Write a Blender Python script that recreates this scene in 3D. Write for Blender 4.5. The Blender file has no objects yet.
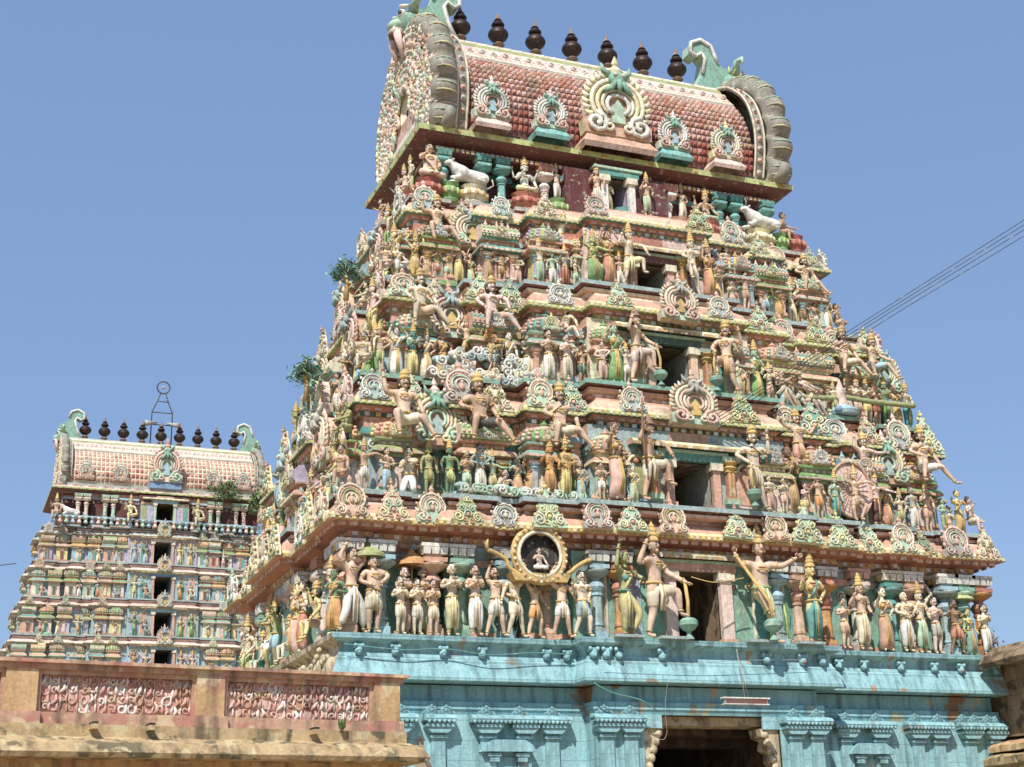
import bpy, bmesh, math, random
from mathutils import Vector, Matrix, Euler
R = math.radians; PI = math.pi
sc = bpy.context.scene
# ------------------------------------------------------------------ camera
cam = bpy.data.objects.new('camera', bpy.data.cameras.new('camera')); sc.collection.objects.link(cam); sc.camera = cam
YAW, PIT, ROL = 0.388117, 0.331606, -0.028684
fw = Vector((math.sin(YAW)*math.cos(PIT), math.cos(YAW)*math.cos(PIT), math.sin(PIT)))
rt = Vector((math.cos(YAW), -math.sin(YAW), 0)); up = rt.cross(fw)
r2 = rt*math.cos(ROL)+up*math.sin(ROL); u2 = -rt*math.sin(ROL)+up*math.cos(ROL)
M = Matrix((r2, u2, -fw)).transposed().to_4x4(); M.translation = Vector((-18.712, -33.018, 1.384)); cam.matrix_world = M
cam.data.sensor_width = 36; cam.data.lens = 36*1456.75/1024; cam.data.clip_end = 5000; cam.data.clip_start = .1
# ------------------------------------------------------------------ sky, sun, exposure
world = bpy.data.worlds.new('World'); sc.world = world; world.use_nodes = True
nt = world.node_tree; sky = nt.nodes.new('ShaderNodeTexSky'); sky.sky_type = 'NISHITA'; sky.sun_disc = False
SUNDIR = Vector((-.72, -1.0, 1.45)).normalized()
sky.sun_elevation = math.asin(SUNDIR.z); sky.sun_rotation = math.atan2(SUNDIR.x, SUNDIR.y)
sky.air_density = 1.25; sky.dust_density = 0.5; sky.ozone_density = 2.2; sky.altitude = 50
bg = nt.nodes['Background']; mxs = nt.nodes.new('ShaderNodeMix'); mxs.data_type = 'RGBA'; mxs.inputs[0].default_value = .7; mxs.inputs[7].default_value = (1.36, 2.16, 3.95, 1); nt.links.new(sky.outputs[0], mxs.inputs[6]); nt.links.new(mxs.outputs[2], bg.inputs[0]); bg.inputs[1].default_value = 0.122
sun = bpy.data.objects.new('sun', bpy.data.lights.new('sun', 'SUN')); sc.collection.objects.link(sun)
sun.data.energy = 4.2; sun.data.angle = R(.5); sun.data.color = (1, .95, .87)
sun.rotation_euler = (-SUNDIR).to_track_quat('-Z', 'Y').to_euler()
sc.view_settings.view_transform = 'Standard'; sc.view_settings.look = 'None'; sc.view_settings.exposure = 0.42; sc.view_settings.gamma = 1
sc.render.engine = 'CYCLES'; sc.cycles.max_bounces = 5; sc.cycles.diffuse_bounces = 3
C = sc.collection
# ------------------------------------------------------------------ materials
def lin(h):
    h = h.lstrip('#'); v = [int(h[i:i+2], 16)/255 for i in (0, 2, 4)]
    return tuple(x/12.92 if x <= .04045 else ((x+.055)/1.055)**2.4 for x in v)
HEX = dict(cream='#e2d8b6', white='#e8e6da', pale='#e4d0ae', peach='#dfb494', tan='#c39470', pink='#dfab9c', salmon='#d9997c', coral='#cd7458',
  red='#b94236', darkred='#702c2a', orange='#dd8f3e', gold='#d4a84a', yellow='#e0cd72', lime='#b9cc6e', green='#66a94a', leaf='#4f8f58',
  mint='#a3d0ae', teal='#3f9c94', turq='#62bcb6', sky='#8fc0d6', blue='#5f92c4', lilac='#b3a6cc', grey='#a3a69c', dark='#2c2523', brown='#875a3c',
  seagreen='#6cae96', olive='#97a157', stone='#9a8468', blueGrey='#8fb0b2', maroon='#58211f', black='#171311', charcoal='#3e3d3c', paleyellow='#e8df9c', palepink='#e6c3b6', bronze='#4a2e25')
SAY = dict(cream='cream', white='white', pale='pale', peach='peach', tan='tan', pink='pink', salmon='salmon', coral='coral red', red='red', darkred='dark red', orange='orange',
  gold='golden', yellow='yellow', lime='lime green', green='green', leaf='leaf green', mint='mint', teal='teal', turq='turquoise', sky='pale blue', blue='blue', lilac='lilac', grey='grey',
  brown='brown', seagreen='sea green', olive='olive', paleyellow='pale yellow', palepink='pale pink', blueGrey='blue grey', charcoal='charcoal', darkgreen='dark green')
def soften(h, sat=.76, mixc=.13):
    r, g_, b_ = (int(h[1+i:3+i], 16) for i in (0, 2, 4)); l = .3*r+.59*g_+.11*b_
    v = [l+(q-l)*sat for q in (r, g_, b_)]; v = [q*(1-mixc)+w*mixc for q, w in zip(v, (196, 182, 158))]
    return '#%02x%02x%02x' % tuple(int(max(0, min(255, q))) for q in v)
for _k in list(HEX):
    if _k not in ('black', 'dark', 'charcoal', 'bronze', 'maroon'): HEX[_k] = soften(HEX[_k])
_m = {}
def newmat(name):
    m = bpy.data.materials.new(name); m.use_nodes = True; return m, m.node_tree, m.node_tree.nodes['Principled BSDF']
def paint(key, dirt=.62, hexv=None, rough=.75, streak=.62, bump=.35):
    k = (key, dirt, streak)
    if k in _m: return _m[k]
    m, t, b = newmat('painted_stucco_'+key); col = lin(hexv or HEX[key]); N = t.nodes; L = t.links
    tc = N.new('ShaderNodeTexCoord'); oi = N.new('ShaderNodeObjectInfo')
    ad = N.new('ShaderNodeVectorMath'); ad.operation = 'MULTIPLY_ADD'; ad.inputs[1].default_value = (1, 1, 1)
    cx = N.new('ShaderNodeCombineXYZ'); sc_ = N.new('ShaderNodeMath'); sc_.operation = 'MULTIPLY'; sc_.inputs[1].default_value = 37
    L.new(oi.outputs['Random'], sc_.inputs[0])
    for i in range(3): L.new(sc_.outputs[0], cx.inputs[i])
    L.new(tc.outputs['Object'], ad.inputs[0]); L.new(cx.outputs[0], ad.inputs[2])
    def noise(scale, det, vec=None, r=.6):
        n = N.new('ShaderNodeTexNoise'); n.inputs['Scale'].default_value = scale; n.inputs['Detail'].default_value = det; n.inputs['Roughness'].default_value = r
        L.new(vec or ad.outputs[0], n.inputs['Vector']); return n.outputs['Fac']
    def rng(v, a, b_, c, d):
        r = N.new('ShaderNodeMapRange'); L.new(v, r.inputs[0])
        for i, x in enumerate((a, b_, c, d)): r.inputs[i+1].default_value = x
        return r.outputs[0]
    def mix(f, a, b_):
        x = N.new('ShaderNodeMix'); x.data_type = 'RGBA'
        if isinstance(f, float): x.inputs[0].default_value = f
        else: L.new(f, x.inputs[0])
        for s, v in ((6, a), (7, b_)):
            if isinstance(v, tuple): x.inputs[s].default_value = (*v, 1)
            else: L.new(v, x.inputs[s])
        return x.outputs[2]
    n1 = noise(1.7, 6); n2 = noise(11, 4)
    mp = N.new('ShaderNodeMapping'); mp.inputs['Scale'].default_value = (5, 5, .7); L.new(ad.outputs[0], mp.inputs[0]); n3 = noise(1.6, 5, mp.outputs[0])
    hi = tuple(min(.85, c*1.16+.02) for c in col); lo = tuple(c*.72 for c in col)
    c1 = mix(rng(n2, .3, .7, 0, 1), lo, hi)
    c2 = mix(rng(n1, .5, .72, 0, dirt), c1, (.13, .115, .09))
    c3 = mix(rng(n3, .52, .75, 0, streak), c2, (.17, .155, .125))
    n4 = noise(5.3, 3); c4 = mix(rng(n4, .62, .68, 0, .45), c3, (.62, .57, .48))
    L.new(c4, b.inputs['Base Color']); b.inputs['Roughness'].default_value = rough
    bp = N.new('ShaderNodeBump'); bp.inputs['Strength'].default_value = bump; bp.inputs['Distance'].default_value = .03
    L.new(noise(24, 4), bp.inputs['Height']); L.new(bp.outputs[0], b.inputs['Normal'])
    _m[k] = m; return m
def patchpaint(name, base, patch, patchcol2, th=.56, scale=.9, grain=20, dirtcol=(.13, .12, .1), dth=.55, blocks=None):
    m, t, b = newmat(name); N = t.nodes; L = t.links; tc = N.new('ShaderNodeTexCoord')
    def noise(scale, det, vec=None):
        n = N.new('ShaderNodeTexNoise'); n.inputs['Scale'].default_value = scale; n.inputs['Detail'].default_value = det; L.new(vec or tc.outputs['Object'], n.inputs['Vector']); return n.outputs['Fac']
    def ramp(v, a, b_, d=1):
        r = N.new('ShaderNodeMapRange'); L.new(v, r.inputs[0]); r.inputs[1].default_value = a; r.inputs[2].default_value = b_; r.inputs[4].default_value = d; return r.outputs[0]
    def mix(f, a, b_):
        x = N.new('ShaderNodeMix'); x.data_type = 'RGBA'; L.new(f, x.inputs[0])
        for s, v in ((6, a), (7, b_)):
            if isinstance(v, tuple): x.inputs[s].default_value = (*v, 1)
            else: L.new(v, x.inputs[s])
        return x.outputs[2]
    c = mix(ramp(noise(grain, 5), .3, .7), tuple(x*.78 for x in base), tuple(min(.85, x*1.18) for x in base))
    mp = N.new('ShaderNodeMapping'); mp.inputs['Scale'].default_value = (1, 1, .35); L.new(tc.outputs['Object'], mp.inputs[0])
    c = mix(ramp(noise(2.2, 6, mp.outputs[0]), .48, .66, .5), c, tuple(min(.8, x*1.35+.05) for x in base))
    c = mix(ramp(noise(scale, 7), th, th+.035), c, patch)
    mp2 = N.new('ShaderNodeMapping'); mp2.inputs['Location'].default_value = (7, 3, 1); L.new(tc.outputs['Object'], mp2.inputs[0])
    c = mix(ramp(noise(scale*1.7, 6, mp2.outputs[0]), th+.02, th+.07, .8), c, patchcol2)
    mp3 = N.new('ShaderNodeMapping'); mp3.inputs['Scale'].default_value = (4, 4, .5); L.new(tc.outputs['Object'], mp3.inputs[0])
    c = mix(ramp(noise(1.3, 6, mp3.outputs[0]), dth, dth+.22, .8), c, dirtcol)
    bp = N.new('ShaderNodeBump'); bp.inputs['Strength'].default_value = .5; bp.inputs['Distance'].default_value = .03; L.new(noise(9, 7), bp.inputs['Height'])
    if blocks:
        sx_ = N.new('ShaderNodeSeparateXYZ'); cb_ = N.new('ShaderNodeCombineXYZ'); L.new(tc.outputs['Object'], sx_.inputs[0]); am = N.new('ShaderNodeMath'); L.new(sx_.outputs[0], am.inputs[0]); L.new(sx_.outputs[1], am.inputs[1]); L.new(am.outputs[0], cb_.inputs[0]); L.new(sx_.outputs[2], cb_.inputs[1])
        br = N.new('ShaderNodeTexBrick'); L.new(cb_.outputs[0], br.inputs[0]); br.inputs['Scale'].default_value = 1; br.inputs['Brick Width'].default_value = blocks[0]; br.inputs['Row Height'].default_value = blocks[1]; br.inputs['Mortar Size'].default_value = .009; br.inputs['Mortar Smooth'].default_value = .4
        br.inputs['Color1'].default_value = (1, 1, 1, 1); br.inputs['Color2'].default_value = (.84, .87, .86, 1); br.inputs['Mortar'].default_value = (.42, .42, .4, 1)
        mu = N.new('ShaderNodeMix'); mu.data_type = 'RGBA'; mu.blend_type = 'MULTIPLY'; mu.inputs[0].default_value = .75; L.new(c, mu.inputs[6]); L.new(br.outputs['Color'], mu.inputs[7]); c = mu.outputs[2]
    L.new(c, b.inputs['Base Color']); b.inputs['Roughness'].default_value = .85; L.new(bp.outputs[0], b.inputs['Normal'])
    return m
HEX['lobegrey'] = '#8c887b'; HEX['darkgreen'] = '#3f5f50'
P = paint
BLUE = patchpaint('blue_limewash', lin('#8fb9bf'), lin('#a39078'), lin('#9cbcbf'), th=.64, scale=1.3, dth=.47, dirtcol=lin('#5f7c80'), blocks=(1.35, .47))
BLUED = patchpaint('blue_limewash_worn', lin('#82b0b9'), lin('#947558'), lin('#bfb08c'), th=.61, scale=.9, dth=.5, dirtcol=lin('#4f6a70'), blocks=(1.6, .5))
OCHRE = patchpaint('ochre_limewash', lin('#b8976e'), lin('#b28470'), lin('#cdbf9c'), th=.55, scale=1.8, dth=.5, dirtcol=lin('#4a3d30'))
ROSE = patchpaint('rose_limewash', lin('#b5917a'), lin('#b08070'), lin('#c9b591'), th=.54, scale=2.2, dth=.5, dirtcol=lin('#4b4036'))
LATT = patchpaint('red_and_white_limewash', lin('#cbb5a8'), lin('#c09588'), lin('#c0948a'), th=.5, scale=7.0, grain=30, dth=.58, dirtcol=lin('#6b5a50'))
LEDGE = patchpaint('mossy_plaster', lin('#a9926c'), lin('#6f664e'), lin('#c2b48e'), th=.56, scale=3.4, dth=.5, dirtcol=lin('#3b362b'))
STONE = patchpaint('weathered_granite', lin('#8a735a'), lin('#5d4a3a'), lin('#a08a6c'), th=.55, scale=2.0, dth=.5, dirtcol=lin('#352b24'), blocks=(.9, .4))
STONEW = patchpaint('whitewashed_granite', lin('#b8ac90'), lin('#8e8068'), lin('#cabfa6'), th=.55, scale=3.0, dth=.5, dirtcol=lin('#5b5040'))
WHT = patchpaint('flaking_whitewash', lin('#d8cfc3'), lin('#b5857a'), lin('#9a8f80'), th=.6, scale=6.0, grain=30)
PINKW = patchpaint('pink_limewash', lin('#b98a7c'), lin('#cbb6a8'), lin('#a87466'), th=.54, scale=9.0, dth=.55, dirtcol=lin('#6b5348'))
GATESHADE = patchpaint('shade_darkened_granite', lin('#3d3028'), lin('#5a4636'), lin('#2a221d'), th=.56, scale=1.5, dth=.5, dirtcol=lin('#1a1512'))  # granite of the gateway interior, its shade painted in as a darker colour
GROUND = patchpaint('dusty_ground', lin('#a08a68'), lin('#8a7758'), lin('#b09c7c'), th=.55, scale=.3)
# ------------------------------------------------------------------ mesh builder
class MB:
    def __init__(s): s.v = []; s.f = []; s.m = []; s.s = []; s.T = Matrix(); s.mats = []
    def mi(s, m):
        if isinstance(m, str): m = P(m)
        if m not in s.mats: s.mats.append(m)
        return s.mats.index(m)
    def add(s, vs, fs, m=0, smooth=False):
        o = len(s.v); T = s.T
        s.v += [tuple(T @ Vector(v)) for v in vs]; i = m if isinstance(m, int) else s.mi(m)
        for f in fs: s.f.append([o+k for k in f]); s.m.append(i); s.s.append(smooth)
    def box(s, x0, x1, y0, y1, z0, z1, m=0):
        s.add([(x0,y0,z0),(x1,y0,z0),(x1,y1,z0),(x0,y1,z0),(x0,y0,z1),(x1,y0,z1),(x1,y1,z1),(x0,y1,z1)],
              [(0,3,2,1),(4,5,6,7),(0,1,5,4),(1,2,6,5),(2,3,7,6),(3,0,4,7)], m)
    def cbox(s, c, d, m=0, taper=1):
        x, y, z = c; a, b, h = d[0]/2, d[1]/2, d[2]/2; t = taper
        s.add([(x-a,y-b,z-h),(x+a,y-b,z-h),(x+a,y+b,z-h),(x-a,y+b,z-h),(x-a*t,y-b*t,z+h),(x+a*t,y-b*t,z+h),(x+a*t,y+b*t,z+h),(x-a*t,y+b*t,z+h)],
              [(0,3,2,1),(4,5,6,7),(0,1,5,4),(1,2,6,5),(2,3,7,6),(3,0,4,7)], m)
    def lathe(s, prof, m=0, n=12, c=(0,0,0), sx=1, sy=1, smooth=True, rot=0, cap=True):
        """prof: list of (r, z[, mat]) bottom to top"""
        for k in range(len(prof)-1):
            r0, z0 = prof[k][:2]; r1, z1 = prof[k+1][:2]; mm = prof[k][2] if len(prof[k]) > 2 else m
            vs = []
            for r, z in ((r0, z0), (r1, z1)):
                for i in range(n):
                    a = 2*PI*i/n+rot; vs.append((c[0]+r*sx*math.cos(a), c[1]+r*sy*math.sin(a), c[2]+z))
            s.add(vs, [(i, (i+1) % n, n+(i+1) % n, n+i) for i in range(n)], mm, smooth)
        if cap:
            for r, z, fl in ((prof[0][0], prof[0][1], 1), (prof[-1][0], prof[-1][1], 0)):
                if r > 1e-4:
                    vs = [(c[0]+r*sx*math.cos(2*PI*i/n+rot), c[1]+r*sy*math.sin(2*PI*i/n+rot), c[2]+z) for i in range(n)]
                    s.add(vs, [tuple(range(n))[::-1] if fl else tuple(range(n))], prof[-2][2] if len(prof[0]) > 2 and not fl else (prof[0][2] if len(prof[0]) > 2 else m))
    def ball(s, c, r, m=0, n=10, k=6, sq=(1, 1, 1)):
        vs = [(c[0], c[1], c[2]-r*sq[2])]; fs = []
        for j in range(1, k):
            ph = -PI/2+PI*j/k
            for i in range(n):
                a = 2*PI*i/n; vs.append((c[0]+r*sq[0]*math.cos(ph)*math.cos(a), c[1]+r*sq[1]*math.cos(ph)*math.sin(a), c[2]+r*sq[2]*math.sin(ph)))
        vs.append((c[0], c[1], c[2]+r*sq[2]))
        for i in range(n): fs.append((0, 1+(i+1) % n, 1+i)); fs.append((len(vs)-1, 1+(k-2)*n+i, 1+(k-2)*n+(i+1) % n))
        for j in range(k-2):
            for i in range(n): a = 1+j*n+i; b = 1+j*n+(i+1) % n; fs.append((a, b, b+n, a+n))
        s.add(vs, fs, m, True)
    def tube(s, pts, rad, m=0, n=6, closed=False, flat=(1, 1)):
        pts = [Vector(p) for p in pts]; N = len(pts); rad = rad if isinstance(rad, (list, tuple)) else [rad]*N
        vs = []; prev = None
        for i, p in enumerate(pts):
            if closed: t = pts[(i+1) % N]-pts[i-1]
            else: t = pts[min(i+1, N-1)]-pts[max(i-1, 0)]
            t = t.normalized() if t.length > 1e-7 else Vector((0, 0, 1))
            if prev is None: a = t.cross(Vector((0, 1, 0)) if abs(t.y) < .9 else Vector((1, 0, 0))).normalized()
            else: a = (prev-t*prev.dot(t)); a = a.normalized() if a.length > 1e-6 else t.orthogonal().normalized()
            prev = a; b = t.cross(a)
            for k in range(n): q = 2*PI*k/n; vs.append(p+a*rad[i]*flat[0]*math.cos(q)+b*rad[i]*flat[1]*math.sin(q))
        fs = []
        for i in range(N if closed else N-1):
            for k in range(n): j = (i+1) % N; fs.append((i*n+k, i*n+(k+1) % n, j*n+(k+1) % n, j*n+k))
        if not closed: fs.append(tuple(range(n))[::-1]); fs.append(tuple((N-1)*n+k for k in range(n)))
        s.add(vs, fs, m, True)
    def prism(s, poly, y0, y1, m=0, ms=None):
        """poly in xz, extruded y0 (front) .. y1"""
        n = len(poly); vs = [(x, y0, z) for x, z in poly]+[(x, y1, z) for x, z in poly]
        s.add(vs, [tuple(range(n)), tuple(range(n, 2*n))[::-1]], m)
        s.add(vs, [((i+1) % n, i, n+i, n+(i+1) % n) for i in range(n)], ms if ms is not None else m)
    def sweep(s, rings, skip=(), smooth=False, alt=None):
        for (p0, z0, mm), (p1, z1, _) in zip(rings, rings[1:]):
            n = len(p0); vs = [(x, y, z0) for x, y in p0]+[(x, y, z1) for x, y in p1]
            s.add(vs, [(i, (i+1) % n, n+(i+1) % n, n+i) for i in range(n) if i not in skip and not (alt and i in alt[0])], mm, smooth)
            if alt: s.add(vs, [(i, (i+1) % n, n+(i+1) % n, n+i) for i in alt[0]], alt[1], smooth)
    def cap(s, p, z, m=0): s.add([(x, y, z) for x, y in p], [tuple(range(len(p)))], m)
    def beads(s, poly, z, sp, d, mats, o=0, back=False, jit=None):
        """row of little blocks along an outline, outward faces only"""
        p = offs(poly, o); n = len(p); q = 0
        for i in range(n):
            a = Vector((*p[i], 0)); b = Vector((*p[(i+1) % n], 0)); L = (b-a).length
            if L < sp*.8: continue
            t = (b-a)/L; nr = Vector((t.y, -t.x, 0))
            if nr.y > .5 and not back: continue
            k = max(1, int(L/sp))
            for j in range(k):
                c = a+t*(L*(j+.5)/k); w = d[0]/2; q += 1
                vs = []
                for zz in (z, z+d[2]):
                    for u, v in ((-w, 0), (-w, d[1]), (w, d[1]), (w, 0)): e = c+t*u+nr*v; vs.append((e.x, e.y, zz))
                s.add(vs, [(0, 3, 2, 1), (4, 5, 6, 7), (1, 2, 6, 5), (0, 1, 5, 4), (2, 3, 7, 6)], mats[q % len(mats)])
    def build(s, name, parent=None, mats=None):
        me = bpy.data.meshes.new(name); me.from_pydata(s.v, [], s.f)
        for m in (mats or s.mats): me.materials.append(P(m) if isinstance(m, str) else m)
        me.polygons.foreach_set('material_index', s.m); me.polygons.foreach_set('use_smooth', s.s); me.update()
        o = bpy.data.objects.new(name, me); C.objects.link(o)
        if parent: o.parent = parent
        return o
def offs(p, o):
    if not o: return p
    n = len(p); out = []
    for i in range(n):
        a, b, c = p[i-1], p[i], p[(i+1) % n]; r = [b[0], b[1]]
        for q0, q1 in ((a, b), (b, c)):
            dx, dy = q1[0]-q0[0], q1[1]-q0[1]; L = math.hypot(dx, dy) or 1; r[0] += o*dy/L; r[1] -= o*dx/L
        out.append(tuple(r))
    return out
def inst(mesh_ob, name, parent, loc=(0,0,0), rz=0, scale=1, mats=None, rot=None):
    o = bpy.data.objects.new(name, mesh_ob.data if hasattr(mesh_ob, 'data') else mesh_ob); C.objects.link(o); o.parent = parent; o.location = loc
    o.rotation_euler = rot or (0, 0, rz); o.scale = (scale,)*3 if isinstance(scale, (int, float)) else scale
    if mats:
        for i, m in enumerate(mats):
            if i < len(o.material_slots) and m: o.material_slots[i].link = 'OBJECT'; o.material_slots[i].material = P(m) if isinstance(m, str) else m
    return o
def root(name, label, cat, loc=(0,0,0), rz=0, group=None, kind=None):
    o = bpy.data.objects.new(name, None); C.objects.link(o); o.location = loc; o.rotation_euler = (0, 0, rz); o.empty_display_size = .2
    o['label'] = label; o['category'] = cat
    if group: o['group'] = group
    return o
def tag(o, label, cat, group=None):
    o['label'] = label; o['category'] = cat
    if group: o['group'] = group
    return o
def protomesh(mb, name, mats=None):
    o = mb.build(name, None, mats); me = o.data; bpy.data.objects.remove(o); return me
def catmull(pts, k):
    pts = [Vector(p) for p in pts]; out = []
    for i in range(len(pts)-1):
        p0 = pts[max(i-1, 0)]; p1 = pts[i]; p2 = pts[i+1]; p3 = pts[min(i+2, len(pts)-1)]
        for j in range(k):
            t = j/k; out.append(.5*((2*p1)+(p2-p0)*t+(2*p0-5*p1+4*p2-p3)*t*t+(3*p1-p0-3*p2+p3)*t**3))
    out.append(pts[-1]); return out
# ------------------------------------------------------------------ ground
g = MB(); g.add([(-2500,-2500,0),(2500,-2500,0),(2500,2500,0),(-2500,2500,0)], [(0,1,2,3)], GROUND)
go = g.build('ground'); go['kind'] = 'structure'
# ================================================================== ornament prototypes
def spiral(mb, cx, cz, r, m, y=-.02, turns=1.4, sgn=1, tr=.03, start=0):
    pts = []; N = 12
    for i in range(N+1):
        t = i/N; a = start+sgn*2*PI*turns*t; q = r*(1-.82*t); pts.append((cx+q*math.cos(a), y-.02*t, cz+q*math.sin(a)))
    mb.tube(pts, [tr]*(N)+[tr*1.4], m, 5)
def arc(mb, cx, cz, r, a0, a1, m, y, tr, n=14, sz=1.0):
    mb.tube([(cx+r*math.cos(R(a0+(a1-a0)*i/n)), y, cz+sz*r*math.sin(R(a0+(a1-a0)*i/n))) for i in range(n+1)], tr, m, 5)
def kudu_a(v=0):
    q_ = random.Random(v); j = lambda a: q_.uniform(-a, a)                                   # horseshoe arch with two scrolled feet; slots: 0 rim, 1 field, 2 inner ring, 3 boss
    b = MB(); poly = []
    for i in range(22):
        a = R(-58+296*i/21); poly.append((.4*math.cos(a), .5+.4*math.sin(a)))
    poly = [(.1, .02), (.47, .0), (.5, .2), (.36, .3)]+poly[2:-2]+[(-.36, .3), (-.5, .2), (-.47, 0), (-.1, .02)]
    b.prism(poly, -.05, .12, 1, 0)
    arc(b, j(.01), .52, .375+j(.01), -48, 228, 0, -.07, .032); arc(b, j(.01), .52+j(.01), .3, -50+j(9), 230+j(9), 3, -.07, .022); arc(b, j(.01), .52, .235+j(.015), -50+j(15), 230+j(15), 2, -.075, .028); arc(b, j(.01), .5+j(.02), .16+j(.02), -50+j(20), 230+j(20), 0, -.085, .022); b.ball((j(.01), -.06, .46), .075, 3, 8, 5, (1, 1, 1.5)); b.ball((j(.01), -.09, .58), .045, 0, 6, 4)
    for i in range(13): a = R(-30+240*i/12); b.ball((.335*math.cos(a)+j(.008), -.07, .52+.335*math.sin(a)+j(.008)), .022+j(.005), 2 if i % 2 else 0, 4, 3)
    for s in (-1, 1):
        spiral(b, s*.31+j(.01), .17+j(.01), .165+j(.02), 0, -.07, 1.5+j(.2), s, .026, PI/2+j(.3)); b.ball((s*.3, -.07, .17), .045, 2, 6, 4); spiral(b, s*.12+j(.02), .1, .08, 3, -.07, 1.0, -s, .02, j(1))
    b.lathe([(.1, .85), (.14, .92), (.07, 1.0), (.1, 1.05), (.02, 1.2)], 3, 7, (0, .0, 0), 1, .6)
    for i in range(9):
        a = R(-20+220*i/8); b.ball((.46*math.cos(a), -.0, .52+.46*math.sin(a)), .055, 3 if i % 2 else 0, 5, 4)
    b.v = [(x+j(.006), y+j(.006), z+j(.006)) for x, y, z in b.v]; return protomesh(b, 'arch_scrolled', ['white']*4)
def kudu_b(v=0):
    q_ = random.Random(v+9); j = lambda a: q_.uniform(-a, a)                                   # pointed gable of curls
    b = MB(); b.prism([(-.5, 0), (.5, 0), (.46, .25), (.3, .42), (.26, .66), (.1, .85), (0, 1.12), (-.1, .85), (-.26, .66), (-.3, .42), (-.46, .25)], -.04, .12, 1, 0)
    for s in (-1, 1):
        spiral(b, s*.31+j(.01), .2+j(.01), .17+j(.02), 0, -.06, 1.6+j(.2), s, .026, PI/2+j(.4)); spiral(b, s*.17+j(.01), .5+j(.02), .13+j(.02), 2, -.06, 1.4+j(.2), s*q_.choice((1, 1, -1)), .022, PI/2+j(.4)); spiral(b, s*.06, .76+j(.02), .085, 0, -.06, 1.1, s, .02, PI/2); spiral(b, s*.12, .1, .09, 3, -.06, 1.1, -s, .018, j(1))
        for i in range(6): b.ball((s*(.46-.075*i)+j(.01), -.05, .1+.15*i), .022, 0 if i % 2 else 2, 4, 3)
    arc(b, 0, .28, .12, -30, 210, 2, -.08, .03, 8); b.ball((0, -.06, .28), .07, 3, 7, 4)
    for i in range(5):
        for s in (-1, 1): b.ball((s*(.5-.1*i), -.0, .12+.22*i), .055, 3, 5, 4)
    b.ball((0, -.02, 1.12), .07, 3, 6, 4); b.ball((0, -.02, 1.22), .04, 3, 5, 4)
    b.v = [(x+j(.006), y+j(.006), z+j(.006)) for x, y, z in b.v]; return protomesh(b, 'arch_pointed', ['white']*4)
def kudu_big():                                 # large flaming arch; 0 rim,1 field,2 ring,3 boss,4 flame,5 mask
    b = MB(); poly = []
    for i in range(26):
        a = R(-60+300*i/25); poly.append((.42*math.cos(a), .52+.44*math.sin(a)))
    poly = [(.12, 0), (.5, 0), (.52, .22), (.38, .3)]+poly[2:-2]+[(-.38, .3), (-.52, .22), (-.5, 0), (-.12, 0)]
    b.prism(poly, -.04, .2, 1, 4)
    for i in range(23):
        a = R(-42+264*i/22); ca, sa = math.cos(a), math.sin(a); c = Vector((.44*ca, -.03, .54+.46*sa)); t = Vector((.6*ca-.5*sa*(1 if i > 11 else -1)*0, 0, sa*.7+.5)).normalized()
        b.tube([c, c+t*.06, c+t*.11+Vector((0, 0, .02))], [.05, .035, .008], 4 if i % 2 else 0, 5)
    arc(b, 0, .54, .39, -50, 230, 0, -.06, .04, 18); arc(b, 0, .53, .31, -50, 230, 4, -.07, .035, 16); arc(b, 0, .52, .235, -50, 230, 0, -.08, .03, 14)
    arc(b, 0, .5, .17, -60, 240, 2, -.09, .035, 12); b.prism([(-.1, .2), (.1, .2), (.1, .45), (0, .6), (-.1, .45)], -.09, 0, 3)
    for s in (-1, 1):
        spiral(b, s*.33, .17, .18, 2, -.08, 1.5, s, .04, PI/2); spiral(b, s*.14, .13, .1, 0, -.08, 1.2, -s, .03, PI/2)
    b.ball((0, -.12, .93), .14, 5, 10, 6, (1, .8, .9))
    for s in (-1, 1):
        b.ball((s*.06, -.22, .97), .035, 0, 6, 4); b.tube([(s*.1, -.08, 1.0), (s*.2, -.08, 1.08), (s*.22, -.06, 1.2)], [.05, .04, .01], 5, 5); b.tube([(s*.05, -.2, .86), (s*.12, -.18, .74), (s*.22, -.12, .7)], [.04, .05, .02], 5, 5)
    b.tube([(0, -.2, .88), (0, -.22, .76), (0, -.16, .68)], [.05, .045, .02], 5, 5)
    b.lathe([(.09, 1.03), (.12, 1.1), (.04, 1.18), (.06, 1.22), (.01, 1.36)], 4, 8, (0, -.05, 0), 1, .7)
    return protomesh(b, 'arch_flaming', ['white']*6)
KA, KB, KG = kudu_a(), kudu_b(), kudu_big()
KAS = [KA]+[kudu_a(i) for i in range(1, 5)]; KBS = [KB]+[kudu_b(i) for i in range(1, 5)]
def pilaster_mesh():                            # unit height 1; 0 shaft,1 capital,2 base
    b = MB(); b.cbox((0, 0, .05), (.26, .2, .1), 2); b.cbox((0, 0, .12), (.22, .17, .05), 1); b.cbox((0, 0, .42), (.15, .12, .6), 0)
    for dx in (-.04, .04): b.cbox((dx, -.065, .42), (.03, .02, .52), 1)
    b.cbox((0, 0, .70), (.2, .16, .04), 1); b.lathe([(.1, .72), (.15, .77), (.1, .82), (.17, .88), (.17, .9)], 1, 8, (0, 0, 0)); b.cbox((0, 0, .95), (.36, .24, .1), 2)
    return protomesh(b, 'pilaster', ['white']*3)
PIL = pilaster_mesh()
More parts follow.
